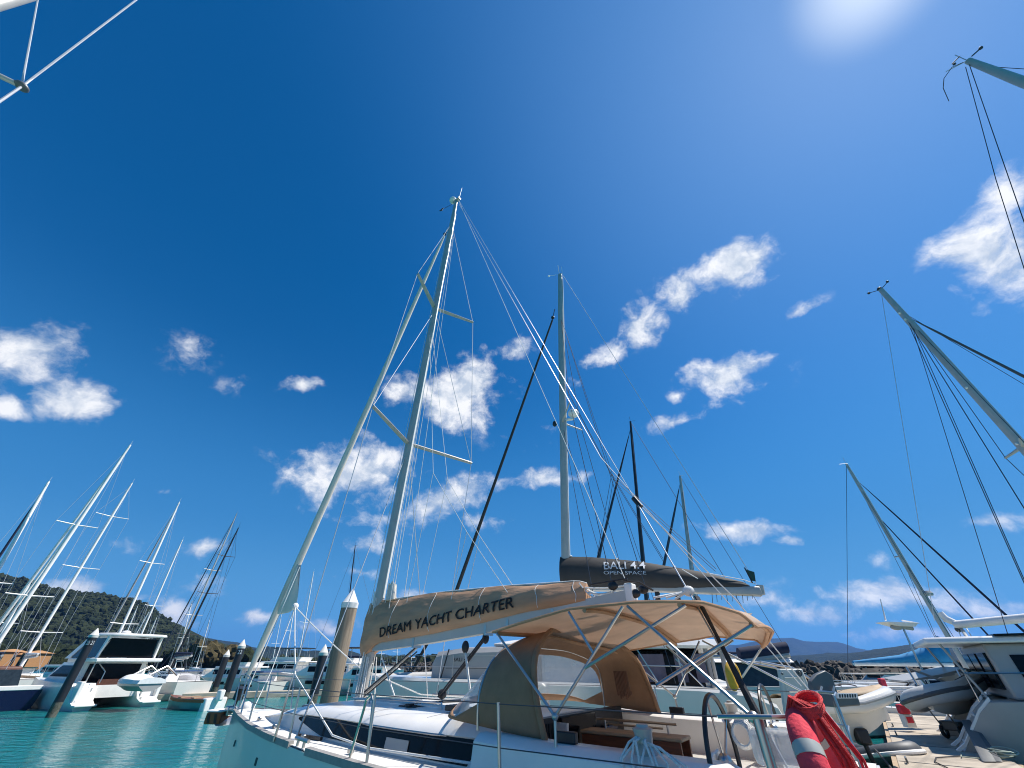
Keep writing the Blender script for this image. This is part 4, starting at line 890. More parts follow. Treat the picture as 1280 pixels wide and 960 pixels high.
for sg in (1, -1):
    a = cmp(11.0) + Vector((0, sg * .1, 0)); tip = Vector((-1.05, sg * 1.25, 11.15)); MB().tube([a, tip], .045, 8, r2=.03).build('spreader', M_alu, K)
    MB().tube([cmp(17.6), tip, (-2.2, sg * 3.1, 1.95)], .012, 5).build('shroud', M_wired, K)
    MB().tube([cmp(17.4), (-3.1, sg * 3.1, 1.95)], .010, 5).build('shroud', M_wired, K)
    MB().tube([cmp(10.8), (-1.6, sg * 3.1, 1.95)], .010, 5).build('lower_shroud', M_wired, K)
    mb = MB(); a = cmp(13) + Vector((-.1, sg * .1, 0)); j = Vector((-2.2, sg * .25, 8.2)); mb.tube([a, j], .009, 5).tube([j, (-1.3, sg * .3, 5.4)], .009, 5).tube([j, (-3.4, sg * .3, 5.1)], .009, 5).tube([j, (-4.9, sg * .2, 4.7)], .009, 5); mb.build('lazy_jack', M_wired, K)
mb = MB().tube([cmp(20.9) + Vector((-.15, 0, 0)), (-5.9, 0, 4.3)], .011, 5); mb.build('topping_lift', M_wire, K)
mb = MB().tube([(5.7, 0, 2.15), (4.23, 0, 4.51), (-.54 + .18, 0, 17.4)], [.05, .072, .048], 10); mb.build('furled_headsail', M_grbag, K)
mb = MB().tube([(-.36, 0, 17.4), (-.55, 0, 18.2)], .02, 6); mb.sphere((-.40, 0, 17.6), .1, 8, 6); mb.build('forestay', M_black, K)
def kz0(s): return interp([(-6, 3.92), (-5.57, 4.02), (-.0, 4.36)], s)
def kz1(s): return interp([(-5.75, 4.20), (-5.55, 4.34), (-4.4, 4.70), (-2.6, 5.12), (-.9, 5.38), (.15, 5.46)], s)
mb = MB()
mb.loft([[(s, y, z) for y, z in ((-.16, kz0(s)), (.16, kz0(s)), (.17, kz0(s) + .13), (.12, kz0(s) + .24), (-.12, kz0(s) + .24), (-.17, kz0(s) + .13))] for s in (-.12, -3, -5.95)])
kb = mb.build('boom', M_alu, K, bevel=.02)
def kw(s, q): return interp([(-5.7, .12), (-4, .26), (-1, .34), (.15, .30)], s) * interp([(0, .62), (.2, .92), (.45, 1), (.75, .72), (.93, .3), (1, .06)], q) + .010 * math.sin(s * 7 + q * 4)
QK = [0, .1, .22, .36, .5, .65, .8, .92, 1]
def kz(s, q): a = kz0(s) + .10; return a + (kz1(s) - a) * q + .025 * math.sin(s * 4.2) * q * (1 - q)
bag = MB().loft([[(s, kw(s, q), kz(s, q)) for q in QK] + [(s, -kw(s, q), kz(s, q)) for q in QK[::-1]] for s in [-5.7 + 5.8 * i / 36 for i in range(37)]]).build('sail_bag', M_grbag, K)
def ktxt(s0, z0, sl):
    def fn(u, v):
        s = s0 - u; z = z0 - u * sl + v; a = kz(s, 0); q = max(0, min(1, (z - a) / (kz(s, 1) - a))); return Vector((s, kw(s, q) + .035, z))
    return fn
def krow(px0, py0, px1, py1, pt_, s, bold):      # measured ends of a line of lettering on the bag
    def onbag(px, py):
        r = ray(px, py); t = .34; k = (t + cp_[0] * CL_[0] + cp_[1] * CL_[1]) / (cp_[0] * r[0] + cp_[1] * r[1])
        return cf[0] * (r[0] * k - CL_[0]) + cf[1] * (r[1] * k - CL_[1]), HC + r[2] * k
    a, b, c = onbag(px0, py0), onbag(px1, py1), onbag(px0, pt_)
    text('lettering', s, c[1] - a[1], M_letterw, bag, ktxt(a[0], a[1], (a[1] - b[1]) / (a[0] - b[0])), bold=bold, width=a[0] - b[0], sub=2)
krow(755, 711.5, 807, 710, 701, 'BALI 4.4', .006)
krow(755, 718, 808, 718, 713.5, 'OPEN SPACE', -.004)
mb = MB()
for s in (-.3, -1.9, -3.7): mb.sphere((s, 0, kz1(s) + .02), (.05, .05, .03), 6, 5)
mb.tube([(-4.6, .14, 4.62), (-5.6, .05, 4.38), (-5.9, .0, 4.25)], .012, 5).tube([(-3.9, .26, 4.75), (-4.3, .28, 4.45)], .014, 5); mb.build('bag_cord', M_rope, bag)
mb = MB().tube([(-5.95, 0, 3.98), (-5.98, 0, 4.22)], .10, 10); mb.build('boom_end', M_alu, kb)
MB().tube([(-5.8, .05, 4.28), (-5.72, .05, 4.72)], .02, 5).build('flag_staff', M_black, kb)
MB().loft([[(-5.74, .05, 4.66), (-5.75, .06, 4.66), (-5.78, .05, 4.35), (-5.77, .06, 4.35)], [(-5.95, .03, 4.58), (-5.95, .04, 4.58), (-5.9, .06, 4.32), (-5.9, .07, 4.32)]]).build('pennant', mat('dark_green_cloth', (.01, .06, .05), .8), kb)
mb = MB()
for s in (-3.0, -3.6): mb.box(s - .07, s + .07, -.05, .05, 2.85, kz0(s) + .01)
mb.build('boom_crutch', M_black, K)
mb = MB()
for k in range(9): mb.tube(sag((-4.6 - .14 * k, .1 * (-1) ** k, kz0(-5)), (-4.55 - .14 * k, 0, 3.78 + .05 * (k % 3)), 0, 2), .008, 4)
mb.build('bag_lacing', M_wired, bag)

o = thing('horseshoe_buoy', 'yellow horseshoe lifebuoy on the stern rail of the catamaran', 'lifebuoy', cw(-4.35, 3.0, 2.06), CR + 1.15)
MB().torus((0, 0, 0), (0, 1, 0), .22, .085, 26, 12, R(-140), R(140)).build('buoy_foam', M_yell, o)
MB().torus((0, 0, 0), (0, 1, 0), .22, .087, 3, 12, R(-6), R(8)).build('reflective_band', M_refl, o)

p0 = at(996, 870, 9.2)
o = thing('locker_panel', 'pale moulded plastic panel with round latch standing behind the red life ring', 'panel', p0, 0)
q = [at(x, y, 9.2) - p0 for x, y in ((974, 836), (1003, 836), (1031, 905), (986, 912))]
MB().loft([[(a.x, 0, a.z) for a in q], [(a.x, .10, a.z) for a in q]]).build('panel', M_panel, o, bevel=.02)
q2 = [at(x, y, 9.18) - p0 for x, y in ((981, 847), (1003, 846.5), (1023, 896), (992, 900))]
mb = MB(); 
for i in range(4):
    a, b = q2[i], q2[(i + 1) % 4]; mb.tube([(a.x, -.004, a.z), (b.x, -.004, b.z)], .012, 6)
mb.build('panel_moulding', M_panel, o)
a = at(999, 841, 9.18) - p0
mb = MB().torus((a.x, -.02, a.z), (0, 1, 0), .045, .012, 16, 6); b = at(978, 842, 9.18) - p0; mb.sphere((b.x, -.02, b.z), .02, 8, 6); mb.sphere((a.x, -.02, a.z), .025, 8, 6); mb.build('latch', M_bbq, o)

# inflatable and rigid tenders
def rib(name, label, loc, rz, Lg, tube_m, band_m, hull_m, tr, beam, tilt=0, cover=None, cat='dinghy', deep=.30):
    o = thing(name, label, cat, loc, rz); o.rotation_euler = (tilt, 0, rz)
    side = []
    for i in range(9): side.append((-Lg / 2 + Lg * .62 * i / 8, beam / 2, .06 * (i / 8) ** 2))
    nose = [(-Lg / 2 + Lg * .62 + Lg * .36 * math.sin(a), beam / 2 * math.cos(a), .06 + .22 * math.sin(a)) for a in [math.pi * k / 12 for k in range(1, 12)]]
    path = side + nose + [(x, -y, z) for x, y, z in side[::-1]]
    n_ = len(path); rad = [tr * (.6 if i in (0, n_ - 1) else .95 if i in (1, n_ - 2) else 1) for i in range(n_)]
    path = [(-Lg / 2 - .12, beam / 2, 0)] + path + [(-Lg / 2 - .12, -beam / 2, 0)]; rad = [tr * .12] + rad + [tr * .12]
    t = MB().tube(path, rad, 14).build('tube', tube_m, o)
    off = [(x * 1.0, y * (1 + tr * .96 / (beam / 2)) if abs(y) > .05 else y, z + .02) for x, y, z in path[1:-1]]
    off = []
    for i, (x, y, z) in enumerate(path[1:-1]):
        a = Vector(path[i]); b = Vector(path[i + 2]); d = (b - a); d.z = 0; d.normalize(); nn = Vector((-d.y, d.x, 0))
        off.append(Vector((x, y, z)) + nn * tr * .97)
    mb = MB()
    mb.tube([p + Vector((0, 0, .03)) for p in off[1:-1]], tr * .22, 8); mb.build('rubbing_strake', band_m, t)
    rr = []
    for k in range(9):
        x = -Lg / 2 + .05 + (Lg * .88) * k / 8; w_ = (beam / 2) * (1 if k < 5 else 1 - ((k - 4) / 4) ** 2 * .9); dp = deep * (1 - .5 * (k / 8) ** 2); zz = .18 * (k / 8) ** 3
        rr.append([(x, w_, -tr * .3 + zz), (x, w_ * .75, -tr * .8 + zz), (x, 0, -tr - dp + zz * 1.6), (x, -w_ * .75, -tr * .8 + zz), (x, -w_, -tr * .3 + zz), (x, 0, -tr * .2 + zz)])
    MB().loft(rr).build('hull', hull_m, o)
    MB().box(-Lg / 2 - .02, -Lg / 2 + .05, -beam / 2 + tr * .8, beam / 2 - tr * .8, -tr * 1.2, tr * 1.15).build('transom', hull_m, o)
    mb = MB()
    for sg in (1, -1): mb.tube([(x, y * 1.0, z + tr * .98) for x, y, z in side[1::3]] if sg > 0 else [(x, -y, z + tr * .98) for x, y, z in side[1::3]], .014, 5)
    mb.build('grab_line', M_roped, t)
    if cover:
        mb = MB(); mb.loft([[(x, beam / 2 * v * (1 if x < Lg * .12 else max(.05, 1 - ((x - Lg * .12) / (Lg * .40)) ** 2)), z + tr * 1.02 + .10 * (1 - v * v)) for v in (-1, -.6, -.2, .2, .6, 1)] for x, z in [(-Lg / 2 + Lg * .96 * k / 10, .2 * (k / 10) ** 2) for k in range(11)]], closed=False)
        mb.build('cover', cover, o, solid=.02)
    else:
        MB().box(-.25, .05, -beam / 2 + tr * .5, beam / 2 - tr * .5, tr * .4, tr * .55).build('seat', hull_m, o)
    return o
p = at(1048, 893, 12.2)
o = rib('dinghy', 'white dinghy with weathered tan cover hung behind the catamaran stern', (p.x, p.y, p.z + .12), R(-8), 2.6, M_hullw, M_gelg, M_hullw, .15, 1.15, tilt=R(-4), deep=.62, cover=M_teakg)
mb = MB()
for k in range(3): mb.tube(sag((-1.0 + .5 * k, -.4, .42), (.2 + .35 * k, .45, .44), -.03, 6), .014, 5)
mb.build('painter', M_roped, o)
o2 = thing('davit', 'stainless davit arms holding the white covered dinghy', 'davit', o.location, o.rotation_euler[2]); 
for y_ in (-.55, .5): MB().tube([(-1.6, y_, .9), (-.9, y_, .78), (-.2, y_ * 1.1, .3)], .03, 8).build('davit_arm', M_chrome, o2)
o = thing('outboard_motor', 'dark outboard motor beneath the covered dinghy', 'outboard motor', at(1078, 922, 12.0) + Vector((0, 0, -.05)))
MB().box(-.14, .14, -.10, .10, -.08, .22).build('cowl', M_black, o, bevel=.05); MB().tube([(0, 0, -.05), (.05, 0, -.75)], .05, 8).build('leg', M_black, o); MB().box(-.02, .14, -.01, .01, -.9, -.72).build('skeg', M_black, o)
o = rib('dinghy', 'small dark inflatable dinghy low in the water at the foot of the pontoon', atz(1085, 948, .25), math.atan2(.8, .6) - 2.2, 2.5, M_rubd, M_white, M_gel, .21, 1.2)

# ------------------------------------------------------------------ pontoon and its furniture
def yq(s, t): p = yw(s, t, 0); return (p.x, p.y)
dk = setting(MB().slab([yq(-6.62, 8), yq(-6.62, -24), yq(-8.75, -24), yq(-8.75, 8)], .18, .50).build('pontoon', M_conc, smooth=False, bevel=.02))
mb = MB()
for k in range(10):
    t = 5 - 3.0 * k; mb.slab([yq(-6.65, t), yq(-6.65, t - .03), yq(-8.72, t - .03), yq(-8.72, t)], .503, .507)
setting(mb.build('pontoon_joint', M_rubd, smooth=False))
for s0 in (-6.57, -8.80):
    setting(MB().slab([yq(s0 - .05, 8), yq(s0 - .05, -24), yq(s0 + .05, -24), yq(s0 + .05, 8)], .22, .47).build('pontoon_waler', M_teakg, smooth=False))
M_weed = mat('tide_weed', (.03, .035, .018), .8, c2=(.16, .15, .12), scale=9, bump=.6, bscale=30)
def pile(name, label, px, py, z, r, m, capm, zlow=-1, num=None, Yd=None):
    p = at(px, py, Yd); o = thing(name, label, 'mooring pile', (p.x, p.y, 0))
    z = p.z
    b = MB().lathe([(r, zlow), (r, z - .9 * r - .02), (r * .98, z - .9 * r)], n=28).build('shaft', m, o)
    MB().lathe([(r * 1.012, -.6), (r * 1.02, .35), (r * 1.012, .62), (r * .9, .64)], n=28).build('weed_band', M_weed, o)
    MB().lathe([(r * 1.03, z - 1.5 * r), (r * 1.06, z - .9 * r), (r * .95, z - .8 * r), (r * .06, z + .75 * r), (0, z + .78 * r)], n=28).build('cap', capm, o)
    if num:
        a0 = math.atan2(-p.y, -p.x)
        def fn(u, v): a = a0 + (u - num[2] / 2) / r; return Vector(((r + .012) * math.cos(a), (r + .012) * math.sin(a), z - 1.5 * r - .36 + v))
        ws = num[0].split()
        for i, wd in enumerate(ws): text('lettering', wd, num[1], M_letterw, b, (lambda u, v, i=i: fn(u + i * num[2] * .58, v)), bold=.02, width=num[2] * (.42 if len(ws) > 1 else 1))
    return o
M_capg = mat('pale_pile_cap', (.62, .60, .55), .6)
pile('mooring_pile', 'thick brown concrete mooring pile with white cone cap beside the nearest mast', 440, 744, 4, .225, M_pile, M_white, Yd=12.9)
pile('mooring_pile', 'black mooring pile numbered 20 21 leaning in front of the flybridge boat', 120.5, 789, 4, .21, M_pileb, M_capg, Yd=27, num=('20 21', .20, .33))
pile('mooring_pile', 'tallest black mooring pile left of the nearest bow', 304, 803, 4, .26, M_pileb, M_capg, Yd=36, num=('22', .26, .26))
pile('mooring_pile', 'shorter black mooring pile just left of the tallest black one', 285, 815, 4, .26, M_pileb, M_capg, Yd=44)
pile('mooring_pile', 'black mooring pile in front of the dark hardtop left of the brown pile', 406, 810, 4, .30, M_pileb, M_capg, Yd=34)

def post(label, px, py, pxt, pyt, Yd, red):
    a, b = at(px, py, Yd), at(pxt, pyt, Yd); a.z = max(a.z, .5); o = thing('dock_pedestal', label, 'dock pedestal', a); v = b - a
    nx = Vector((.14, 0, 0)); ny = Vector((0, .11, 0))
    MB().loft([[nx * x + ny * y + v * k for x, y in ((-1, -1), (1, -1), (1, 1), (-1, 1))] for k in (0, .55)]).build('pedestal_body', M_white, o)
    MB().loft([[nx * x * 1.05 + ny * y * 1.05 + v * k for x, y in ((-1, -1), (1, -1), (1, 1), (-1, 1))] for k in (.552, 1)]).build('red_head', M_red, o, bevel=.05)
    if red: MB().loft([[nx * x * .7 + Vector((0, -.118, 0)) + v * k, nx * x * .7 + Vector((0, -.112, 0)) + v * k] for x in (-1,) for k in (.2,)] and [[nx * -.7 + Vector((0, -.125, 0)) + v * k, nx * .7 + Vector((0, -.125, 0)) + v * k, nx * .7 + Vector((0, -.112, 0)) + v * k, nx * -.7 + Vector((0, -.112, 0)) + v * k] for k in (.2, .45)]).build('red_panel', M_red, o)
    return o
post('dock pedestal with a long bright red head at the far end of the pontoon', 1112, 880, 1101, 848, 26, False)
post('red and white dock pedestal with a red front panel beside the grey inflatable', 1138, 909, 1126, 880, 17.0, True)
# ------------------------------------------------------------------ the other boats
def hull_parts(o, Lg, B, fb, m, deckm=M_deck, x0=None, transom=.85, stripe=None):
    """x = forward, stern at x0; returns half-beam function"""
    x0 = -Lg * .58 if x0 is None else x0; x1 = x0 + Lg
    tab = [(x0, B / 2 * transom), (x0 + Lg * .25, B / 2 * .98), (x0 + Lg * .45, B / 2), (x0 + Lg * .7, B / 2 * .74), (x0 + Lg * .88, B / 2 * .34), (x1, .03)]
    rr = []; dd = []
    for k in range(15):
        x = x0 + Lg * k / 14; b = interp(tab, x); z = fb * (1 + .18 * max(0, (k - 6) / 8) ** 2); xs = x - .35 * (k == 14)
        q = [(b, z), (b * .98, z * .55), (b * (.94 - .3 * max(0, (k - 7) / 7)), .08), (b * .5, -.25), (0, -.4)]
        rr.append([(x if zz > .3 else xs, t, zz) for t, zz in q] + [(x if zz > .3 else xs, -t, zz) for t, zz in q[-2::-1]])
        dd.append([(x, b * v, z + .01 + .03 * (1 - v * v)) for v in (.99, .5, 0, -.5, -.99)])
    MB().loft(rr).build('hull', m, o); MB().loft(dd, closed=False).build('deck', deckm, o)
    if stripe:
        for sg in (1, -1):
            MB().loft([[(x, sg * (interp(tab, x) * .995 + .012), fb * (1 + .18 * max(0, ((x - x0) / Lg * 14 - 6) / 8) ** 2) - a) for a in (.02, .16)] for x in [x0 + Lg * k / 16 for k in range(16)]], closed=False).build('sheer_band', stripe, o)
    return tab
def sailboat(name, label, top, low, h, heading, r=.11, mm=M_alu, Lg=None, hullm=M_hullw, fb=1.15, spr=(.42, .70), sw=1.1, furl=None, furl2=None, cover=M_nvcan, lean=True, wires=M_wire, wr=.012, shroud=True, group=None, boom=True, stay_top=.97, cabinm=M_gel, backstay=True, boomlen=.30, fk=1.0):
    T = atz(*top, h); Bq = at(*low, T.y); d = (T - Bq); base = T - d * ((h - 1.6) / d.z)
    o = thing(name, label, 'sailing yacht' if name == 'sailing_yacht' else 'boat', (base.x, base.y, 0), R(heading), group)
    Rz = Matrix.Rotation(-R(heading), 3, 'Z'); tp = Rz @ (T - Vector((base.x, base.y, 0))); bs = Vector((0, 0, 1.6))
    def mz(z): return bs.lerp(tp, (z - 1.6) / (h - 1.6))
    Lg = Lg or h * .66; Bm = Lg * .30
    tab = hull_parts(o, Lg, Bm, fb, hullm)
    x0 = -Lg * .58
    cb = MB().loft([[(x, w_ * Bm, fb + .02), (x, w_ * Bm * .88, fb + .02 + hh), (x, -w_ * Bm * .88, fb + .02 + hh), (x, -w_ * Bm, fb + .02)] for x, w_, hh in ((-Lg * .26, .33, .44), (-Lg * .05, .33, .42), (Lg * .12, .25, .30), (Lg * .24, .14, .04))]).build('coachroof', cabinm, o)
    for sg in (1, -1): MB().loft([[(x, sg * (.33 * Bm * .99 + .004), fb + .14), (x, sg * (.33 * Bm * .92 + .004), fb + .34), (x, sg * .33 * Bm * .85, fb + .34), (x, sg * .33 * Bm * .9, fb + .14)] for x in (-Lg * .24, -Lg * .07)]).build('window', M_glass, cb)
    ms = MB().tube([Vector((0, 0, fb)), mz(h * .5), mz(h * .9), mz(h)], [r, r, r * .85, r * .6], 10).build('mast', mm, o)
    MB().tube([mz(h), mz(h) + Vector((0, 0, .55))], .012, 4).tube([mz(h) + Vector((.1, 0, .02)), mz(h) + Vector((-.45, 0, .06))], .012, 4).build('antenna', mm, ms)
    ends = {}
    for f in spr:
        for sg in (1, -1):
            a = mz(h * f); e = a + Vector((-.18, sg * sw, .05)); ends[f, sg] = e; MB().tube([a, e], r * .40, 6, r2=r * .28).build('spreader', mm, o)
    if shroud:
        for sg in (1, -1):
            chain = [mz(h * stay_top)] + [ends[f, sg] for f in sorted(spr, reverse=True)] + [Vector((-.25, sg * Bm * .46, fb))]
            MB().tube(chain, wr, 4).tube([mz(h * (spr[0] if spr else .5)), Vector((-.4, sg * Bm * .42, fb))], wr, 4).build('shroud', wires, o)
    bow = Vector((x0 + Lg - .15, 0, fb * 1.2)); st = mz(h * stay_top)
    MB().tube([bow, st], wr * 1.2, 4).build('forestay', wires, o)
    if furl: MB().tube([bow.lerp(st, k) for k in (.03, .08, .4, .8, .95)], [r * .4 * fk, r * .85 * fk, r * .8 * fk, r * .55 * fk, r * .25 * fk], 8).build('furled_headsail', furl, o)
    if furl2:
        b2 = bow + Vector((-Lg * .18, 0, -.1)); s2 = mz(h * .74); MB().tube([b2.lerp(s2, k) for k in (.03, .1, .5, .9, 1)], [r * .3 * fk, r * .6 * fk, r * .55 * fk, r * .4 * fk, r * .2 * fk], 8).build('furled_staysail', furl2, o)
    if backstay: MB().tube([mz(h), Vector((x0 + .1, 0, fb))], wr, 4).build('backstay', wires, o)
    if boom:
        bl = Lg * boomlen; g = mz(2.75)
        bo = MB().tube([g, g + Vector((-bl, 0, .12))], .09, 8).build('boom', M_alu, o)
        MB().loft([[(g.x - bl * k, .16 * math.cos(a) * (1 - .5 * k), g.z + .10 + (.34 - .20 * k) * (1 + math.sin(a)) * .5 + .12 * k) for a in [2 * math.pi * i / 10 for i in range(10)]] for k in (0, .25, .5, .75, 1)]).build('sail_cover', cover, bo)
    mb = MB()
    for sg in (1, -1):
        xs_ = [x0 + .2, x0 + Lg * .3, x0 + Lg * .55, x0 + Lg * .75, x0 + Lg * .93]
        for x in xs_: mb.tube([(x, sg * (interp(tab, x) - .06), fb), (x, sg * (interp(tab, x) - .06), fb + .62)], .014, 5)
        mb.tube([(x, sg * (interp(tab, x) - .06), fb + .62) for x in xs_], .009, 4)
    mb.build('guard_rail', M_chrome, o)
    return o
M_red2 = mat('dark_red_dacron', (.10, .02, .03), .8)
# --- left side
sailboat('sailing_yacht', 'yacht at the far left with dark navy furled headsail beside its white mast', (61, 602), (0, 708), 19, 151, r=.17, mm=M_white, furl=M_nvcan, spr=(.46,), sw=1.5, hullm=M_navy, fb=.9)
bB = sailboat('sailing_yacht', 'tallest white masted yacht on the left with two furled white headsails', (163, 556), (0, 800), 24, 146, r=.17, mm=M_white, furl=M_white, furl2=M_white, spr=(.32, .60), sw=1.7, Lg=17, fb=1.3, hullm=M_hullw, cabinm=M_brown)
MB().loft([[(x, sg_ * 0 + y, 1.33) for y in (-2.3, -2.2)] + [(x, y, 1.50) for y in (-2.2, -2.3)] for sg_ in (1,) for x in (-9, -4, 0)]).build('bulwark', M_teakg, bB)
MB().box(-8, -3.2, -1.2, 1.2, 1.5, 2.15).build('doghouse', M_brown, bB, bevel=.15)
sailboat('sailing_yacht', 'yacht with white mast and three pairs of white spreaders left of the flybridge boat', (165, 604), (40, 810), 20, 145, r=.13, mm=M_white, spr=(.24, .53, .80), sw=1.5, cover=M_white)
sailboat('sailing_yacht', 'small yacht with a short white mast low at the far left against the hill', (47, 712), (10, 778), 14, 145, r=.13, mm=M_white, spr=(.5,), shroud=True)
sailboat('sailing_yacht', 'yacht with white mast and grey furled headsail rising behind the flybridge boat', (224, 628), (150, 790), 20, 146, r=.14, mm=M_white, furl=M_greyc, spr=(.30, .62), sw=1.3)
sailboat('sailing_yacht', 'yacht with a thin pale mast just right of the grey furled headsail', (228, 675), (178, 790), 18, 143, r=.11, mm=M_white, spr=(.5,))
sailboat('sailing_yacht', 'yacht with thin grey mast standing behind the black mast on the left', (296, 642), (222, 812), 21, 145, r=.10, mm=M_alu, spr=(.36, .62), wires=M_wired, furl=M_wired)
aw4 = sailboat('sailing_yacht', 'black masted yacht under a pale grey boom awning left of the black piles', (298, 660), (212, 838), 14, 146, r=.085, mm=M_carbon, spr=(.32, .56, .8), sw=.9, wires=M_wired, Lg=10)
# its awning
a0 = at(232, 848, aw4.location.y - 1.2) - Vector((aw4.location.x, aw4.location.y, 0)); Rq = Matrix.Rotation(-aw4.rotation_euler[2], 3, 'Z')
def awl(px, py, dy):
    p = at(px, py, aw4.location.y + dy) - Vector((aw4.location.x, aw4.location.y, 0)); return Rq @ p
MB().loft([[awl(204, 845, -1.5), awl(205, 843, 0), awl(212, 846, 1.5)], [awl(232, 845, -1.5), awl(234, 841, 0), awl(238, 846, 1.5)], [awl(250, 858, -1.5), awl(250, 845, 0), awl(262, 856, 1.5)]], closed=False).build('awning', M_greyc, aw4, solid=.03)
MB().loft([[awl(204, 858, -1.5), awl(236, 858, -1.5), awl(250, 858, -1.5)], [awl(204, 845, -1.5), awl(232, 845, -1.5), awl(250, 857, -1.5)]], closed=False).build('awning_side', M_greyc, aw4, solid=.03)
sailboat('sailing_yacht', 'yacht with a thin dark mast behind the brown concrete pile', (444, 682), (437, 744), 16, 175, r=.085, mm=M_carbon, spr=(.5,), wires=M_wired)
# thin masts far along the left and centre, one boat each
far_row = [(186, 765, 166, 800, 12, 'distant yacht with slender white mast over the flybridge boat roof'), (172, 758, 158, 792, 13, 'distant yacht with slender white mast left of the other one over the flybridge boat roof'), (196, 772, 184, 800, 11, 'distant short masted yacht at the foot of the wooded hill'),
           (372, 735, 356, 830, 15, 'distant yacht with pale mast behind the furled headsail foot'), (392, 715, 372, 830, 17, 'distant yacht with pale mast left of the brown pile'), (352, 768, 340, 830, 13, 'distant yacht with low mast behind the white motor yachts'),
           (478, 792, 476, 832, 9, 'distant yacht with low mast seen under the tan boom near the mast'), (497, 786, 496, 832, 9, 'distant yacht with low mast seen under the middle of the tan boom'), (515, 800, 514, 832, 7, 'smallest distant yacht seen under the tan boom'),
           (240, 752, 224, 815, 14, 'distant yacht with pale mast between the grey furled headsail and the black mast'), (262, 775, 250, 818, 12, 'distant yacht with low mast right of the wooded hill foot')]
for a, b, c, d, h, lab in far_row:
    sailboat('sailing_yacht', lab, (a, b), (c, d), h, random.choice((140, 148, 143, -37)), r=.09, mm=M_white, spr=(.5,), group='distant yachts', wr=.016)
# --- centre, beyond the catamaran
sailboat('sailing_yacht', 'black masted yacht behind the catamaran sail bag', (788, 527), (803, 697), 21, 165, r=.15, mm=M_carbon, spr=(.24,), sw=1.5, wires=M_wired, furl=M_carbon, wr=.02)
sailboat('sailing_yacht', 'grey masted yacht right of the black mast behind the catamaran sail bag', (850, 595), (863, 700), 19, 160, r=.19, mm=M_alu, spr=(.4,), wires=M_wired, furl=M_wired, wr=.02, sw=1.2)
b9 = sailboat('sailing_yacht', 'white yacht with navy boom cover seen between the awning and the breakwater', (1000, 905 - 905 + 560), (1003, 760), 13, 172, r=.05, mm=M_white, spr=(), boom=False, shroud=False, fb=1.2, Lg=11) if False else None
pW = at(945, 853, 21)
o = thing('motor_boat', 'white motor boat with navy canopy beyond the catamaran stern', 'motor boat', (pW.x - 1.2, 21, 0), R(184))
hull_parts(o, 9.5, 3.3, 1.55, M_hullw, M_gel)
MB().loft([[(x, -1.2, 1.5), (x, 1.2, 1.5), (x2, 1.05, 2.35), (x2, -1.05, 2.35)] for x, x2 in ((-2.4, -2.2), (1.8, .9))]).build('cabin', M_glassb, o)
MB().loft([[(x, -1.3, 2.36), (x, 1.3, 2.36), (x, 1.1, 2.48), (x, -1.1, 2.48)] for x in (-2.4, 1.0)]).build('cabin_roof', M_gel, o)
q0 = at(985, 815, 20) - o.location; q1 = at(925, 823, 20) - o.location; Ri = Matrix.Rotation(-R(184), 3, 'Z')
bo = MB().tube([Ri @ (q0 + Vector((0, 0, -.10))), Ri @ (q1 + Vector((0, 0, -.10)))], .10, 8).build('boom', M_alu, o)
a, b = Ri @ q0, Ri @ q1
MB().loft([[(p.x, p.y + .17 * math.cos(t), p.z + .16 + .22 * math.sin(t)) for t in [2 * math.pi * i / 10 for i in range(10)]] for p in (a, a.lerp(b, .5), b)]).build('boom_cover', M_nvcan, bo)

# --- right side
MB_ = None
o2 = sailboat('sailing_yacht', 'grey masted yacht with bright blue boom cover moored at the right by the breakwater', (1058, 580), (1188, 800), 15, -22, r=.14, mm=M_alu, spr=(.55,), sw=.5, wires=M_wired, cover=M_blue, boom=False, furl=M_nvcan, furl2=M_nvcan, fk=.62, Lg=11, wr=.014, fb=1.2, stay_top=.92)
Ri = Matrix.Rotation(-o2.rotation_euler[2], 3, 'Z')
def o2l(px, py, Yd): return Ri @ (at(px, py, Yd) - o2.location)
yb = o2.location.y
g, e = o2l(1190, 829, yb), o2l(1067, 829, yb + .6)
bo = MB().tube([g - Vector((0, 0, .07)), e - Vector((0, 0, .02))], .11, 8).build('boom', M_white, o2)
rr = []
for k in [i / 14 for i in range(15)]:
    c = g.lerp(e, k); hh = interp([(0, 1.35), (.12, 1.15), (.25, .72), (.5, .40), (1, .12)], k); ww = interp([(0, .34), (.3, .26), (1, .10)], k)
    ax_ = (e - g).normalized(); sd_ = Vector((-ax_.y, ax_.x, 0))
    rr.append([c + sd_ * (ww * math.cos(t)) * (1 + .15 * math.sin(k * 30 + t * 2)) + Vector((0, 0, hh * .5 + hh * .5 * math.sin(t))) for t in [2 * math.pi * i / 12 for i in range(12)]])
MB().loft(rr).build('sail_cover', M_blue, bo)
mr_ = o2l(1158, 742, yb); MB().lathe([(0, mr_.z - .12), (.30, mr_.z - .12), (.34, mr_.z), (.26, mr_.z + .14), (0, mr_.z + .16)], (mr_.x, mr_.y), 14).build('radar_dome', M_gelg, o2)

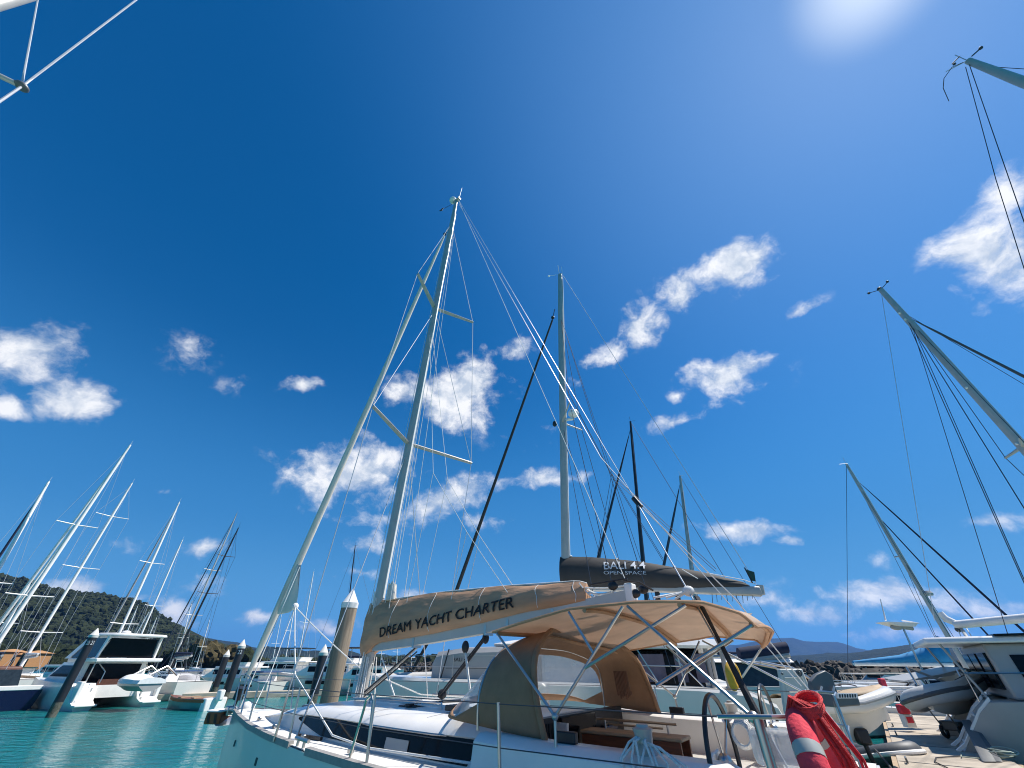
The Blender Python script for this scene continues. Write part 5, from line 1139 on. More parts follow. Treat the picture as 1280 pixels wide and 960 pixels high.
o = thing('wind_generator', 'white wind generator on a leaning steel pole beside the blue boom cover', 'wind generator', at(1147, 826, 18))
v = at(1128, 783, 18) - at(1147, 826, 18)
MB().tube([(0, 0, -1.2), (0, 0, 0), v * .6, v], .035, 8).build('pole', M_chrome, o)
MB().loft([[v + Vector(p) for p in ((-.30, -.25, .0), (.30, -.25, -.02), (.30, .25, -.02), (-.30, .25, .0))], [v + Vector(p) for p in ((-.80, -.3, .14), (.45, -.3, .10), (.45, .3, .10), (-.80, .3, .14))]]).build('solar_panel', M_white, o)
MB().tube([v + Vector((-.35, 0, .02)), v + Vector((.35, 0, -.06))], .08, 8).sphere(v + Vector((-.25, 0, -.03)), (.25, .12, .10)).build('generator_body', M_gelg, o)
MB().tube([v + Vector((-.55, 0, .2)), v + Vector((-.3, .05, .95))], .03, 6, r2=.015).tube([v + Vector((.1, 0, .2)), v + Vector((.65, -.1, .1))], .03, 6, r2=.015).build('blade', M_white, o)

# big white catamaran, stern to the pontoon on the right
S0 = yw(-7.95, -14.8, 0); RR = YR + math.pi
A = thing('catamaran', 'white catamaran with stern steps to the pontoon at the right edge', 'catamaran', (S0.x, S0.y, 0), RR)
Ri = Matrix.Rotation(-RR, 3, 'Z')
def al(p): return Ri @ (Vector(p) - S0)
for sg in (1, -1):
    c = sg * 1.75; rr = []
    for x, b, zt in ((0, .50, .40), (.15, .52, .55), (.75, .56, 1.25), (1.05, .60, 1.50), (2, .68, 1.55), (5, .74, 1.60), (8, .6, 1.65), (10, .28, 1.72), (11.2, .04, 1.75)):
        q = [(c + b, zt), (c - b, zt), (c - b, .5), (c - b * .5, -.2), (c + b * .5, -.2), (c + b, .5)]
        rr.append([(x, y, min(z, zt)) for y, z in q])
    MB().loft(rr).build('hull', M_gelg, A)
    mb = MB().loft([[(x, c - w_, z), (x, c + w_, z), (x, c + w_, z + .03), (x, c - w_, z + .03)] for x, w_, z in ((-.12, .46, .42), (.12, .46, .42))]); mb.build('swim_step', M_gel, A, bevel=.02)
    for y in (c - .5, c + .5): MB().loft([[(x, y - .05, z), (x, y + .05, z), (x, y + .05, z + .07), (x, y - .05, z + .07)] for x, z in ((-.05, .45), (.18, .60), (.78, 1.28), (1.1, 1.54))]).build('stern_trim', M_gel, A)
    mb = MB()
    for x, z in ((.22, .62), (.45, .90), (.68, 1.16)): mb.box(x, x + .2, c - .36, c + .36, z + .01, z + .05)
    mb.build('step_tread', M_white, A)
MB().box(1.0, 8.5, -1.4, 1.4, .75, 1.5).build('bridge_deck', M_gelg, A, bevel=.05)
MB().box(.98, 1.02, -1.2, 1.2, .8, 1.45).build('painted_bridge_shade', M_rubd, A)  # dark sheet laid over the bridge deck end as painted shade between the hulls
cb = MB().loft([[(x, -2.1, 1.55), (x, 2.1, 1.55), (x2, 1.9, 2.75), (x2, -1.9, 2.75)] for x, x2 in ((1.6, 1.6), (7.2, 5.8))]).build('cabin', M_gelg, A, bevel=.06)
for y in (-1.25, .1, 1.3): MB().box(1.54, 1.597, y - .5, y + .5, 1.75, 2.55).build('window', M_glass, cb)
for sg in (1, -1): MB().loft([[(x, sg * 2.065, 1.85), (x, sg * 1.965, 2.5), (x, sg * 1.945, 2.5), (x, sg * 2.045, 1.85)] for x in (2.0, 3.4)]).build('window', M_glass, cb)
MB().loft([[(x, -w_, 2.76), (x, w_, 2.76), (x, w_ - .08, 2.92), (x, -w_ + .08, 2.92)] for x, w_ in ((.45, 2.0), (1.4, 2.2), (5.6, 2.1), (6.2, 1.6))]).build('cockpit_roof', M_gel, A, bevel=.05)
for y in (-1.6, 0.0, 1.6): MB().box(1.9, 3.3, y - .6, y + .4, 2.925, 2.96).build('solar_panel', M_glass, A)
for sg in (1, -1):
    MB().tube([(1.15, sg * 1.9, 1.5), (.75, sg * 1.85, 2.78)], .03, 8).build('roof_post', M_gelg, A)
    MB().tube([(.9, sg * 2.2, 1.5), (.9, sg * 2.2, 2.1), (3.2, sg * 2.28, 2.12), (3.2, sg * 2.28, 1.55)], .02, 6).build('guard_rail', M_chrome, A)
T = atz(1101, 362, 16.6); lo = at(1280, 560, T.y + .0)
tl = al(T); ll = al(lo); bs = tl + (ll - tl) * ((tl.z - 1.5) / (tl.z - ll.z))
def amz(z): return bs.lerp(tl, (z - bs.z) / (tl.z - bs.z))
ms = MB().tube([bs, amz(8), amz(14.5), tl], [.15, .15, .13, .10], 12).build('mast', M_alu, A)
MB().tube([tl, tl + Vector((-.35, .1, .12))], .015, 5).tube([tl, tl + Vector((.3, -.15, .15))], .015, 5).sphere(tl + Vector((-.02, 0, .06)), .10, 8, 6).sphere(tl + Vector((.32, -.16, .18)), .06, 6, 5).sphere(tl + Vector((-.4, .1, .12)), .06, 6, 5).build('antenna', M_black, ms)
mb = MB()
for z in (15.0, 14.6, 10.9, 8.5): mb.sphere(amz(z) + Vector((-.1, -.1, 0)), .05, 6, 5)
mb.build('mast_light', M_white, ms)
bow_ = Vector((10.2, 0, 1.9)); st_ = amz(14.9)
MB().tube([bow_.lerp(st_, k) for k in (.02, .1, .5, .9, .96)], [.03, .062, .058, .042, .02], 8).build('furled_headsail', M_rubd, A)
MB().tube([st_, bow_], .014, 5).build('forestay', M_wired, A)
MB().tube([amz(15.2) + Vector((0, 0, 0)), Vector((9.4, .2, 1.9))], .010, 5).build('spinnaker_halyard', M_wired, A)
for f, sg in ((8.4, 1), (8.4, -1)):
    a_ = amz(f); e_ = a_ + Vector((-.25, sg * 1.0, .02)); MB().tube([a_, e_], .06, 8, r2=.04).build('spreader', M_alu, A)
    MB().tube([amz(14.6), e_, amz(3.2) + Vector((0, sg * .1, 0))], .012, 5).build('diamond_stay', M_wired, A)
for sg in (1, -1): MB().tube([amz(14.8), (3.6, sg * 2.35, 1.6)], .014, 5).tube([amz(14.4), (2.6, sg * 2.35, 1.6)], .011, 5).build('shroud', M_wired, A)
MB().tube([tl, al(at(1168, 776, S0.y + 1.0))], .010, 5).build('topping_lift', M_wire, A)
be = al(at(1194, 781, 17.0)); bg_ = amz(be.z + .12)
bo = MB().tube([be, bg_], .13, 12).build('boom', M_white, A)
MB().tube([be + Vector((.05, 0, .05)), be + Vector((-.16, .05, .20)), be + Vector((-.22, .05, .42))], [.10, .13, .10], 8).build('boom_end', M_gel, bo)
mb = MB().sphere(be + Vector((.0, 0, -.15)), .09, 8, 6).sphere(be + Vector((.12, .05, -.2)), .06, 8, 6); mb.build('block', M_rubd, bo)
MB().tube([be + Vector((.1, 0, -.12)), al(yw(-9.6, -13.6, 1.5))], .05, 8).build('boom_strut', M_gelg, A)
MB().tube([be + Vector((.25, 0, -.12)), al(yw(-9.9, -15.8, 1.5))], .016, 5).tube([be + Vector((.0, 0, -.12)), al(yw(-9.6, -16.8, 1.5))], .014, 5).build('mainsheet', M_rope, A)
# inflatable on its davits
p = at(1183, 873, 15.0)
rb = rib('dinghy', 'grey and white inflatable dinghy hoisted on davits over the pontoon edge', (p.x, p.y, p.z + .05), R(205), 2.7, M_rub, M_rubd, M_hullw, .23, 1.25, tilt=R(14)); rb.rotation_euler = (R(16), R(12), R(205))
o = thing('davit', 'pair of steel davit arms carrying the grey and white inflatable', 'davit', (p.x, p.y, p.z))
MB().tube([(-.75, -.1, .30), (-.5, .3, .75), (.9, .2, .2), (1.3, .1, -.3)], .035, 8).build('davit_arm', M_chrome, o); MB().tube([(.35, -.5, .30), (.6, -.2, .68), (1.4, -.5, .15), (1.7, -.7, -.3)], .035, 8).build('davit_arm', M_chrome, o)
pa = [at(x, y, 15.5) for x, y in ((1130, 851), (1165, 849), (1222, 838), (1207, 835), (1175, 843))]
o = thing('solar_panel', 'pale flat solar panel fixed above the hoisted grey inflatable', 'solar panel', pa[1])
MB().loft([[q - pa[1] for q in pa], [q - pa[1] + Vector((0, .9, .05)) for q in pa]]).build('panel', M_gelg, o); MB().tube([(0, .4, 0), (.3, .4, -.7)], .03, 6).build('bracket', M_chrome, o)
# gear on the pontoon edge
p = atz(1197, 925, .5); o = thing('hand_trolley', 'dark two wheeled trolley parked by the stern steps', 'trolley', p, .4)
for y in (-.22, .22): MB().torus((0, y, .17), (0, 1, 0), .12, .05, 18, 8).build('wheel', M_black, o)
MB().box(-.05, .75, -.25, .25, .20, .42).build('tray', M_rubd, o, bevel=.03); MB().tube([(-.05, -.2, .3), (-.35, -.2, .75), (-.35, .2, .75), (-.05, .2, .3)], .02, 6).build('handle', M_chrome, o)
a, b = atz(1238, 952, .52), at(1208, 900, 13.6)
o = thing('gangplank', 'grey aluminium gangplank raised on end at the pontoon edge', 'gangplank', a); v = b - a
MB().loft([[Vector((-.13, 0, 0)), Vector((.13, 0, 0)), Vector((.13, .06, 0)), Vector((-.13, .06, 0))], [v + Vector((-.10, 0, 0)), v + Vector((.10, 0, 0)), v + Vector((.10, .06, 0)), v + Vector((-.10, .06, 0))]]).build('plank', M_bbq, o)
MB().loft([[Vector((.14, .02, 0)), Vector((.30, .02, 0)), Vector((.30, .08, 0)), Vector((.14, .08, 0))], [v * .75 + Vector((.12, .02, 0)), v * .75 + Vector((.2, .02, 0)), v * .75 + Vector((.2, .08, 0)), v * .75 + Vector((.12, .08, 0))]]).build('side_frame', M_rubd, o)
p = atz(1255, 948, .52); o = thing('mooring_rope', 'loose heap of pale green rope at the foot of the raised gangplank', 'rope', p)
mb = MB()
for k in range(7): mb.torus((random.uniform(-.1, .1), random.uniform(-.1, .1), .02 + .02 * k), (random.uniform(-.2, .2), random.uniform(-.2, .2), 1), .22 + .02 * (k % 3), .014, 24, 5)
mb.tube([(-.2, 0, .02), (-.6, -.2, .015), (-.9, .1, .015), (-.7, .3, .015)], .012, 5); mb.build('rope_turn', mat('pale_green_rope', (.35, .40, .33), .8), o)
# water hose and lines lying on the pontoon
o = thing('hose', 'dark hose lying across the pale pontoon', 'hose', atz(1168, 950, .52)); q = [(1232, 948), (1200, 945), (1170, 947), (1168, 952), (1185, 960), (1200, 975)]
MB().tube([atz(x, y, .52) - o.location for x, y in q], .012, 6).build('hose_line', M_roped, o)
o = thing('mooring_rope', 'black mooring line running from the dark inflatable to the pontoon', 'rope', atz(1079, 922, .6)); q = [(1079, 922), (1098, 941), (1118, 965)]
MB().tube([atz(x, y, .55) - o.location for x, y in q], .025, 6).build('rope_line', M_roped, o)
# yachts whose masts lean into the right of the picture
o3 = sailboat('sailing_yacht', 'grey masted yacht reaching in at the top right corner', (1210, 76), (1280, 103), 16.5, -37, r=.13, mm=M_alu, spr=(.6,), sw=.4, shroud=False, wires=M_wired, boom=True, Lg=11.5, cover=M_nvcan, backstay=True, wr=.009)
Ri3 = Matrix.Rotation(-o3.rotation_euler[2], 3, 'Z'); tt = Ri3 @ (atz(1210, 76, 16.5) - o3.location)
def w3(px, py, z): return Ri3 @ (atz(px, py, z) - o3.location)
MB().tube([w3(1204, 78, 16.5), w3(1190, 84, 16.5), w3(1180, 98, 16.4), w3(1179, 110, 16.35), w3(1186, 126, 16.3)], .010, 5).build('whip_antenna', M_wired, o3)
MB().tube([w3(1224, 62, 16.8), w3(1215, 70, 16.6)], .02, 5).tube([w3(1190, 80, 16.6), w3(1200, 70, 16.7)], .014, 5).sphere(w3(1226, 60, 16.8), .05, 6, 5).sphere(w3(1193, 80, 16.6), .04, 6, 5).build('masthead_instrument', M_wired, o3)
MB().tube([w3(1207, 84, 16.4), w3(1245, 225, 12.5), w3(1283, 345, 9.6)], .009, 5).build('running_backstay', M_wired, o3)
# boats in the berths between the pontoon end and the breakwater
def motor_boat(name, label, px, py, Yd, heading, Lg, B, fb, hullm=M_hullw, top=None, fly=False, roofm=M_gel, group=None, cat='motor boat', stripe=None, sc=1.0):
    p = at(px, py, Yd); o = thing(name, label, cat, (p.x, p.y, 0), R(heading), group)
    hull_parts(o, Lg, B, fb, hullm, M_gel, transom=.92)
    w_ = B * .40; h1 = 1.15 * sc
    cb = MB().loft([[(x, -w_, fb), (x, w_, fb), (x2, w_ * .92, fb + h1), (x2, -w_ * .92, fb + h1)] for x, x2 in ((-Lg * .30, -Lg * .28), (Lg * .20, Lg * .06))]).build('deckhouse', M_gel, o)
    for sg in (1, -1):
        for k in range(4):
            x = -Lg * .27 + k * Lg * .088; MB().loft([[(xx, sg * (w_ * .975 + .02), fb + h1 * .34), (xx, sg * (w_ * .935 + .02), fb + h1 * .82), (xx, sg * (w_ * .9), fb + h1 * .82), (xx, sg * (w_ * .93), fb + h1 * .34)] for xx in (x, x + Lg * .078)]).build('window', M_glass, cb)
        MB().loft([[(x, sg * (B / 2 * k_ + .012), fb * .72), (x, sg * (B / 2 * k_ * .995 + .012), fb * .52), (x, sg * B / 2 * k_ * .96, fb * .52), (x, sg * B / 2 * k_ * .96, fb * .72)] for x, k_ in ((-Lg * .25, .97), (0, .985), (Lg * .06, .88))]).build('hull_window', M_glass, o)
    MB().loft([[(xa, -w_ * .8, fb + h1 * .35), (xa, w_ * .8, fb + h1 * .35), (xb, w_ * .76, fb + h1 * .92), (xb, -w_ * .76, fb + h1 * .92)] for xa, xb in ((Lg * .152, Lg * .075), (Lg * .162, Lg * .085))]).build('windscreen', M_glass, cb)
    MB().loft([[(x, -w_ * k, fb + h1 + .01), (x, w_ * k, fb + h1 + .01), (x, w_ * k - .05, fb + h1 + .12), (x, -w_ * k + .05, fb + h1 + .12)] for x, k in ((-Lg * .38, 1.02), (0, 1.04), (Lg * .08, .9))]).build('cabin_roof', roofm, o)
    z = fb + h1 + .12
    if fly:
        MB().loft([[(x, -w_ * .85, z), (x, w_ * .85, z), (x2, w_ * .9, z + .5 * sc), (x2, -w_ * .9, z + .5 * sc)] for x, x2 in ((-Lg * .30, -Lg * .32), (0, -Lg * .04))]).build('flybridge', M_gel, o)
        if top:
            MB().loft([[(x, -w_ * .9 * k, z + 1.55 * sc), (x, w_ * .9 * k, z + 1.55 * sc), (x, w_ * .8 * k, z + 1.68 * sc), (x, -w_ * .8 * k, z + 1.68 * sc)] for x, k in ((-Lg * .33, .9), (-Lg * .2, 1), (-Lg * .02, .9), (Lg * .02, .6))]).build('hard_top', top, o)
            for x in (-Lg * .28, -Lg * .06):
                for sg in (1, -1): MB().tube([(x, sg * w_ * .8, z + .3 * sc), (x + .1, sg * w_ * .75, z + 1.58 * sc)], .045, 6).build('top_post', M_gelg, o)
    mb = MB()
    for sg in (1, -1):
        xs_ = [-Lg * .05, Lg * .1, Lg * .25, Lg * .38]; tb = [(-Lg * .58, B * .46), (-Lg * .33, B * .49), (-Lg * .13, B * .5), (Lg * .12, B * .37), (Lg * .30, B * .17), (Lg * .42, .03)]
        pp = [(x, sg * (interp(tb, x) - .06), fb * 1.15 + .6) for x in xs_]; mb.tube(pp, .02, 5)
        for a_ in pp: mb.tube([(a_[0], a_[1], fb), a_], .016, 5)
    mb.build('guard_rail', M_chrome, o)
    return o
motor_boat('motor_boat', 'white motor boat with a rounded white top close below the blue boom cover', 1140, 850, 30, 170, 9, 3.2, .75, sc=.62)
motor_boat('motor_boat', 'small white motor boat between the two red dock pedestals', 1120, 868, 27, 150, 6.5, 2.4, .55, sc=.42)
motor_boat('motor_boat', 'small blue hulled motor boat at the far end of the pontoon', 1093, 858, 36, 165, 7, 2.5, .6, hullm=mat('faded_blue_hull', (.10, .16, .30), .4), sc=.5)
motor_boat('motor_boat', 'white motor boat nearest behind the red pedestal with the panel', 1165, 858, 25, 160, 6, 2.4, .62, sc=.42)
# --- left and centre motor yachts
motor_boat('motor_yacht', 'white sports cruiser with raked windscreen behind the two black piles', 283, 850, 52, 168, 9.5, 3.6, 1.15, fly=True, cat='motor yacht', sc=.72)
motor_boat('motor_yacht', 'white motor yacht with black hardtop right of the tallest black pile', 338, 850, 62, 176, 13, 4.3, 1.5, fly=True, top=M_black, cat='motor yacht', sc=.85)
motor_boat('motor_yacht', 'white motor yacht with black hardtop behind the black pile left of the brown pile', 402, 850, 50, 172, 12, 4.0, 1.35, fly=True, top=M_black, cat='motor yacht', sc=.8)
motor_boat('motor_yacht', 'white motor yacht with low cabin seen right of the brown concrete pile', 452, 850, 46, 176, 8, 3.2, 1.2, cat='motor yacht', sc=.72)
motor_boat('motor_yacht', 'white motor yacht low at the far left beneath the white masts', 70, 845, 62, 170, 11, 3.8, 1.2, cat='motor yacht', sc=.8)
MD = mat('faded_blue_cover', (.04, .09, .20), .8); ME = mat('dark_green_cover', (.02, .05, .04), .8)
for lab, px, py, Yd, hd, Lg, sc, rf, hm in (
    ('white motor boat with faded blue roof behind the orange and teal dinghy', 219, 852, 54, 150, 7.5, .62, MD, M_hullw), ('small white motor boat under the brownish trees on the left', 252, 850, 66, 143, 8, .7, M_gel, M_hullw),
    ('white motor boat with dark green roof at the left edge beneath the ochre buildings', 18, 848, 70, 143, 9, .8, ME, M_hullw), ('white motor boat with faded blue roof just right of the tallest black pile', 318, 852, 50, 150, 7, .6, MD, M_hullw),
    ('dark hulled motor boat with a white cabin left of the red pedestal by the breakwater', 1070, 855, 31, 160, 7, .55, M_gel, M_navy), ('white motor boat with dark green roof close under the breakwater on the right', 1105, 850, 40, 175, 8, .6, ME, M_hullw),
    ('small motor boat with faded blue roof beneath the blue boom cover', 1150, 862, 22.5, 150, 5.5, .40, MD, M_hullw)):
    motor_boat('motor_boat', lab, px, py, Yd, hd, Lg, Lg * .36, .62 if sc < .6 else .9, hullm=hm, roofm=rf, sc=sc)
for k in range(6):
    p = yw(-6.80, -4.6 - 2.6 * k, .505); o = thing('dock_cleat', 'galvanised cleat bolted along the near edge of the pale pontoon', 'cleat', p, YR + math.pi / 2, 'pontoon edge cleats')
    MB().box(-.05, -.02, -.02, .02, 0, .07).box(.02, .05, -.02, .02, 0, .07).box(-.14, .14, -.02, .02, .065, .10).build('horn', M_bbq, o, bevel=.008)
for lab, a, b in (('white mooring line from the catamaran stern step to the pontoon', al, None),):
    pass
for lab, y0, t1 in (('slack white mooring line from the nearer stern step of the right catamaran', -1.75, -11.6), ('slack white mooring line from the farther stern step of the right catamaran', 1.75, -18.0)):
    a = S0 + Matrix.Rotation(RR, 3, 'Z') @ Vector((.7, y0, 1.25)); b = yw(-8.4, t1, .53); o = thing('mooring_rope', lab, 'rope', b)
    MB().tube([q - b for q in sag(a, b, .16, 10)], .014, 6).build('rope_line', M_rope, o)
# finger pontoon on the left
p = at(285, 876, 40)
setting(MB().slab([(-33, 33.6), (-20, 42), (-10, 48.0), (-10, 49.6), (-20, 43.8), (-34, 35.4)], .05, .42).build('pontoon', M_conc, smooth=False))
# navy boat
o = thing('motor_boat', 'navy blue hulled boat with white top stripe at the far left edge', 'motor boat', (-30.6, 29.9, 0), R(150))
hull_parts(o, 10, 3.4, 1.0, M_navy, M_gel, x0=0, transom=.9, stripe=M_white)
MB().box(-.02, .06, -1.45, 1.45, .98, 1.22).build('transom_cap', M_white, o, bevel=.03)
MB().loft([[(x, -1.1, 1.0), (x, 1.1, 1.0), (x2, .9, 2.0), (x2, -.9, 2.0)] for x, x2 in ((3, 3.3), (7, 5.8))]).build('cabin', M_glassb, o)
# flybridge power catamaran with tender
F0 = Vector((-25.2, 31.9, 0)); FR = YR + R(9)
Q = thing('power_catamaran', 'white flybridge power catamaran stern on with dark windows at left', 'power catamaran', F0, FR)
for sg in (1, -1):
    c = sg * 1.75; rr = []
    for x, b, zt in ((0, .55, .28), (.5, .58, .45), (.9, .62, .95), (1.1, .64, 1.3), (4, .70, 1.35), (7, .5, 1.45), (9, .06, 1.55)):
        q = [(c + b, zt), (c - b, zt), (c - b, .3), (c - b * .5, -.2), (c + b * .5, -.2), (c + b, .3)]; rr.append([(x, y, min(z, zt)) for y, z in q])
    MB().loft(rr).build('hull', M_gel, Q)
    MB().box(-.35, .25, c - .55, c + .55, .20, .30).build('swim_step', M_gel, Q, bevel=.03)
    for k in range(3): MB().box(.25 + .28 * k, .56 + .28 * k, c - .42, c + .42, .30 + .0 * k, .52 + .28 * k).build('step', M_white, Q, bevel=.02)
    MB().box(.28, .95, c + sg * .42 - .12, c + sg * .42 + .12, .3, 1.42).build('stern_moulding', M_gel, Q, bevel=.05)
    MB().tube([(.6, c - sg * .5, 1.3), (.6, c - sg * .5, 1.9), (1.6, c - sg * .4, 2.3)], .03, 6).build('grab_rail', M_chrome, Q)
MB().box(1.0, 7.5, -1.3, 1.3, .55, 1.2).build('bridge_deck', M_gel, Q)
MB().box(1.02, 1.10, -1.2, 1.2, 1.2, 1.5).build('stern_seat', M_brown, Q)
cb = MB().loft([[(x, -2.0, 1.3), (x, 2.0, 1.3), (x2, 1.85, 2.40), (x2, -1.85, 2.40)] for x, x2 in ((2.6, 2.6), (7.0, 5.6))]).build('cabin', M_gel, Q)
MB().box(2.55, 2.595, -1.5, 1.5, 1.25, 2.32).build('saloon_door', M_glass, cb)
for sg in (1, -1): MB().loft([[(x, sg * 1.965, 1.62), (x2, sg * 1.90, 2.22), (x2, sg * 1.86, 2.22), (x, sg * 1.92, 1.62)] for x, x2 in ((2.8, 2.8), (6.4, 5.4))]).build('window', M_glass, cb)
MB().loft([[(a_, -1.7, 1.6), (a_, 1.7, 1.6), (b_, 1.6, 2.3), (b_, -1.6, 2.3)] for a_, b_ in ((6.65, 5.78), (6.68, 5.81))]).build('windscreen', M_glass, cb)
MB().loft([[(x, -w_, 2.41), (x, w_, 2.41), (x, w_ + .05, 2.62), (x, -w_ - .05, 2.62)] for x, w_ in ((.9, 1.9), (2, 2.05), (5, 1.9), (6.2, 1.2))]).build('upper_deck', M_gel, Q, bevel=.05)
for sg in (1, -1):
    MB().tube([(1.1, sg * 1.8, 1.3), (1.1, sg * 1.8, 2.45)], .04, 6).build('deck_post', M_gelg, Q)
    MB().loft([[(x, sg * 1.72, z0), (x, sg * 1.62, z0), (x2, sg * 1.52, z1), (x2, sg * 1.62, z1)] for x, x2, z0, z1 in ((1.6, 1.45, 2.62, 3.85), (1.80, 1.68, 2.62, 3.85))]).build('top_frame', M_gel, Q)
    MB().loft([[(x, sg * 1.70, z0), (x, sg * 1.60, z0), (x2, sg * 1.50, z1), (x2, sg * 1.60, z1)] for x, x2, z0, z1 in ((5.6, 3.9, 2.62, 3.85), (6.3, 4.5, 2.62, 3.85))]).build('top_frame', M_gel, Q)
    MB().loft([[(x, sg * 1.66, 2.66), (x2, sg * 1.57, 3.75), (x2, sg * 1.55, 3.75), (x, sg * 1.64, 2.66)] for x, x2 in ((1.9, 1.85), (5.85, 4.25))]).build('clear_side', M_glassb, Q)
MB().loft([[(x, -1.5, 2.66), (x, 1.5, 2.66), (x2, 1.4, 3.75), (x2, -1.4, 3.75)] for x, x2 in ((1.72, 1.62), (1.75, 1.65))]).build('clear_back', M_glass, Q)
MB().loft([[(x, -w_, z), (x, w_, z), (x, w_ - .1, z + .16), (x, -w_ + .1, z + .16)] for x, w_, z in ((.7, 1.3, 3.84), (1.1, 1.7, 3.86), (3, 1.8, 3.90), (4.8, 1.65, 3.86), (5.4, 1.1, 3.82))]).build('hard_top', M_gel, Q, bevel=.05)
MB().sphere((3.2, .1, 4.16), (.28, .28, .12)).build('radar_dome', M_gel, Q)
p = at(173, 852, 31.0)
tn = thing('tender', 'white covered tender slung across the stern of the flybridge catamaran', 'tender', (p.x, p.y, p.z - .1), R(-28))
rr = []
for k in range(11):
    x = -1.75 + 3.4 * k / 10; q = k / 10; b = .72 * min(1, .55 + q * 1.5) if q < .4 else .72; b *= (1 - .1 * q); zb = -.36 + .28 * max(0, (.45 - q) / .45) ** 1.6
    rr.append([(x, b, .12), (x, b * .95, -.1), (x, b * .4, zb), (x, -b * .4, zb), (x, -b * .95, -.1), (x, -b, .12)] if k else [(x, .15, .22), (x, .14, .18), (x, .05, .10), (x, -.05, .10), (x, -.14, .18), (x, -.15, .22)])
MB().loft(rr).build('hull', M_gelg, tn)
rr = []
for k in range(11):
    x = -1.8 + 3.5 * k / 10; q = k / 10; b = (.75 * min(1, .45 + q * 1.6) if q < .4 else .76) + .02; hgt = .34 * math.sin(math.pi * min(.9, .12 + q)) ** .6
    rr.append([(x, b, .02 + .12 * (k == 0)), (x, b * .9, .16 + hgt * .25), (x, b * .45, .16 + hgt * .9), (x, 0, .16 + hgt), (x, -b * .45, .16 + hgt * .9), (x, -b * .9, .16 + hgt * .25), (x, -b, .02 + .12 * (k == 0))])
MB().loft(rr).build('cover', M_cloth, tn)
MB().tube([(-1.0, 0, .45), (-1.0, .8, .9), (-1.0, 1.6, .4)], .05, 6).tube([(1.0, 0, .45), (1.0, .8, .9), (1.0, 1.6, .4)], .05, 6).build('sling_arm', M_chrome, tn)
# small open boat
p = atz(233, 881, .2)
o = thing('dinghy', 'open wooden dinghy with teal and orange hull and white outboard', 'dinghy', (p.x, p.y, 0), R(158))
hull_parts(o, 4.4, 1.6, .55, M_grn, M_hbrn, stripe=M_orange)
MB().box(-2.62, -2.2, -.70, .70, -.1, .62).build('stern', M_gel, o, bevel=.08)
MB().box(-2.95, -2.55, -.16, .16, .45, 1.0).build('outboard_motor', M_white, o, bevel=.08)
for x in (-1.4, -.2): MB().box(x, x + .3, -.65, .65, .56, .62).build('seat', M_teakg, o)
# ochre waterfront apartments
for k, (px, wpx, hh, Yd) in enumerate(((6, 13, 5.2, 178), (24, 10, 4.4, 182), (40, 12, 4.8, 180))):
    p = at(px, 830, Yd); wd = wpx / 481 * Yd * .8
    o = thing('apartment_building', ['leftmost ochre waterfront building under the white masts', 'smallest ochre waterfront building in the middle of three', 'right hand ochre waterfront building nearest the flybridge boat'][k], 'building', (p.x, Yd, .8))
    MB().box(-wd / 2, wd / 2, -4, 4, 0, hh).build('wall', M_terra, o)
    MB().loft([[(-wd / 2 - .5, -4.5, hh + .01), (wd / 2 + .5, -4.5, hh + .01), (wd / 2 + .5, 4.5, hh + .01), (-wd / 2 - .5, 4.5, hh + .01)], [(-wd / 2 + 1.5, -.5, hh + .9), (wd / 2 - 1.5, -.5, hh + .9), (wd / 2 - 1.5, .5, hh + .9), (-wd / 2 + 1.5, .5, hh + .9)]]).build('roof', M_terra, o)
    for i in range(3):
        for z in (1.0, 3.0): MB().box(-wd / 2 + wd * (i + .22) / 3, -wd / 2 + wd * (i + .75) / 3, -4.06, -4.0, z, z + 1.2).build('window', M_glass, o)
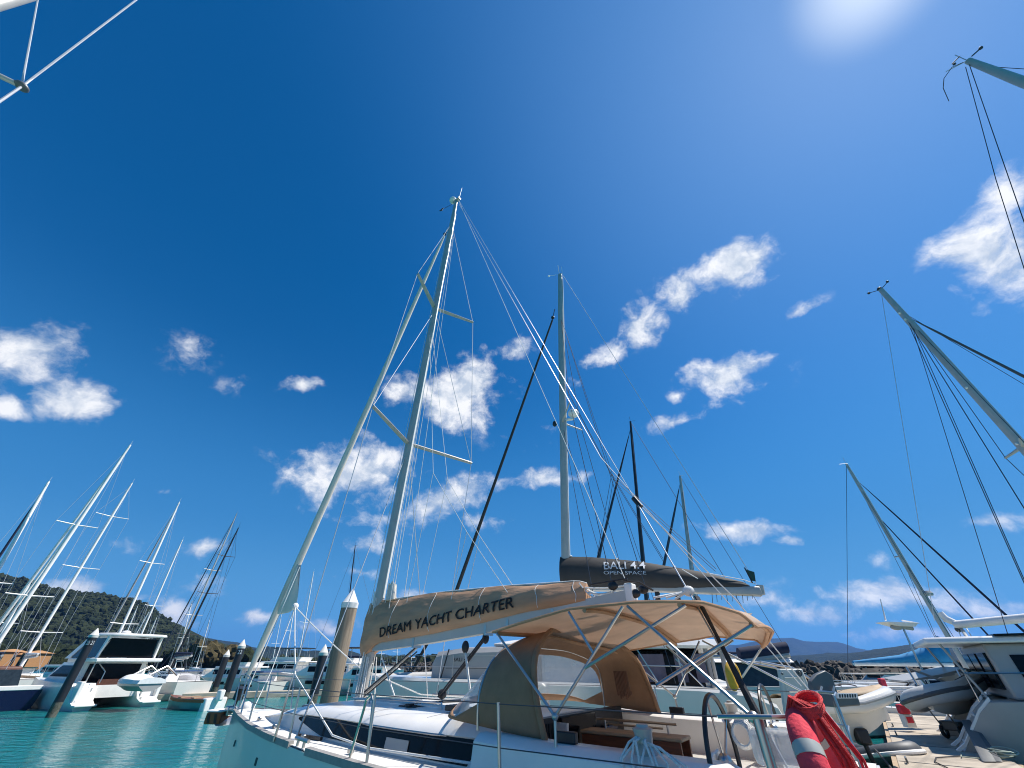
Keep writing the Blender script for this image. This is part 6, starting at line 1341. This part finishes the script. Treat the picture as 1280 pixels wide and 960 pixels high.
# neighbouring yacht on the left: only its lower spreader and shrouds reach the picture
tipw = atz(27, 108, 9.0)
G = thing('sailing_yacht', 'yacht whose spreader and white shrouds cross the top left corner', 'sailing yacht', (-7.83, 1.3, 0), YR)
Ri = Matrix.Rotation(-YR, 3, 'Z')
def gl(p): return Ri @ (Vector(p) - Vector((-7.83, 1.3, 0)))
tip = gl(tipw); root = Vector((0, -.08 if tip.y < 0 else .08, 8.9)); sgn = -1 if tip.y < 0 else 1
gm = MB().tube([(0, 0, 1.3), (0, 0, 17)], .11, 12).build('mast', M_alu, G)
MB().tube([root, tip], .045, 10, r2=.035).build('spreader', M_alu, G); MB().tube([Vector((0, -root.y, 8.9)), Vector((tip.x, -tip.y, 9.0))], .045, 8).build('spreader', M_alu, G)
MB().sphere(tip, (.08, .08, .05), 10, 7).build('spreader_end', M_bbq, G)
hi = gl(atz(170, 0, 13.2)); hi2 = gl(atz(47, 0, 12.6)); lo_ = gl(atz(-20, 140, 7.2))
MB().tube([tip, hi, tip + (hi - tip) * 1.3], .014, 6).build('cap_shroud', M_wire, G); MB().tube([tip, hi2, tip + (hi2 - tip) * 1.3], .013, 6).build('intermediate_shroud', M_wire, G); MB().tube([tip, lo_, tip + (lo_ - tip) * 4.0], .014, 6).build('lower_shroud', M_wire, G)
MB().tube([tip + Vector((0, 0, .06)), tip.lerp(hi, .06) + Vector((0, 0, .03)), tip.lerp(hi, .07)], .01, 5).build('shroud_cover', M_white, G)
hull_parts(G, 11, 3.6, 1.35, M_hullw)
# ------------------------------------------------------------------ sea air
def haze(den):
    m = bpy.data.materials.new('haze'); m.use_nodes = True; nt = m.node_tree; nt.nodes.clear()
    out = nt.nodes.new('ShaderNodeOutputMaterial'); v = nt.nodes.new('ShaderNodeVolumePrincipled'); nt.links.new(v.outputs[0], out.inputs['Volume'])
    v.inputs['Color'].default_value = (.16, .42, 1.0, 1); v.inputs['Density'].default_value = den; v.inputs['Anisotropy'].default_value = .2
    o = MB().box(-8900, 8900, -290, 7900, -1.5, 420).build('haze', m, smooth=False)
    tag(o, 'thin blue sea haze over the far hills', 'haze', kind='stuff'); return o
haze(0.9e-4)
scene.cycles.volume_bounces = 0
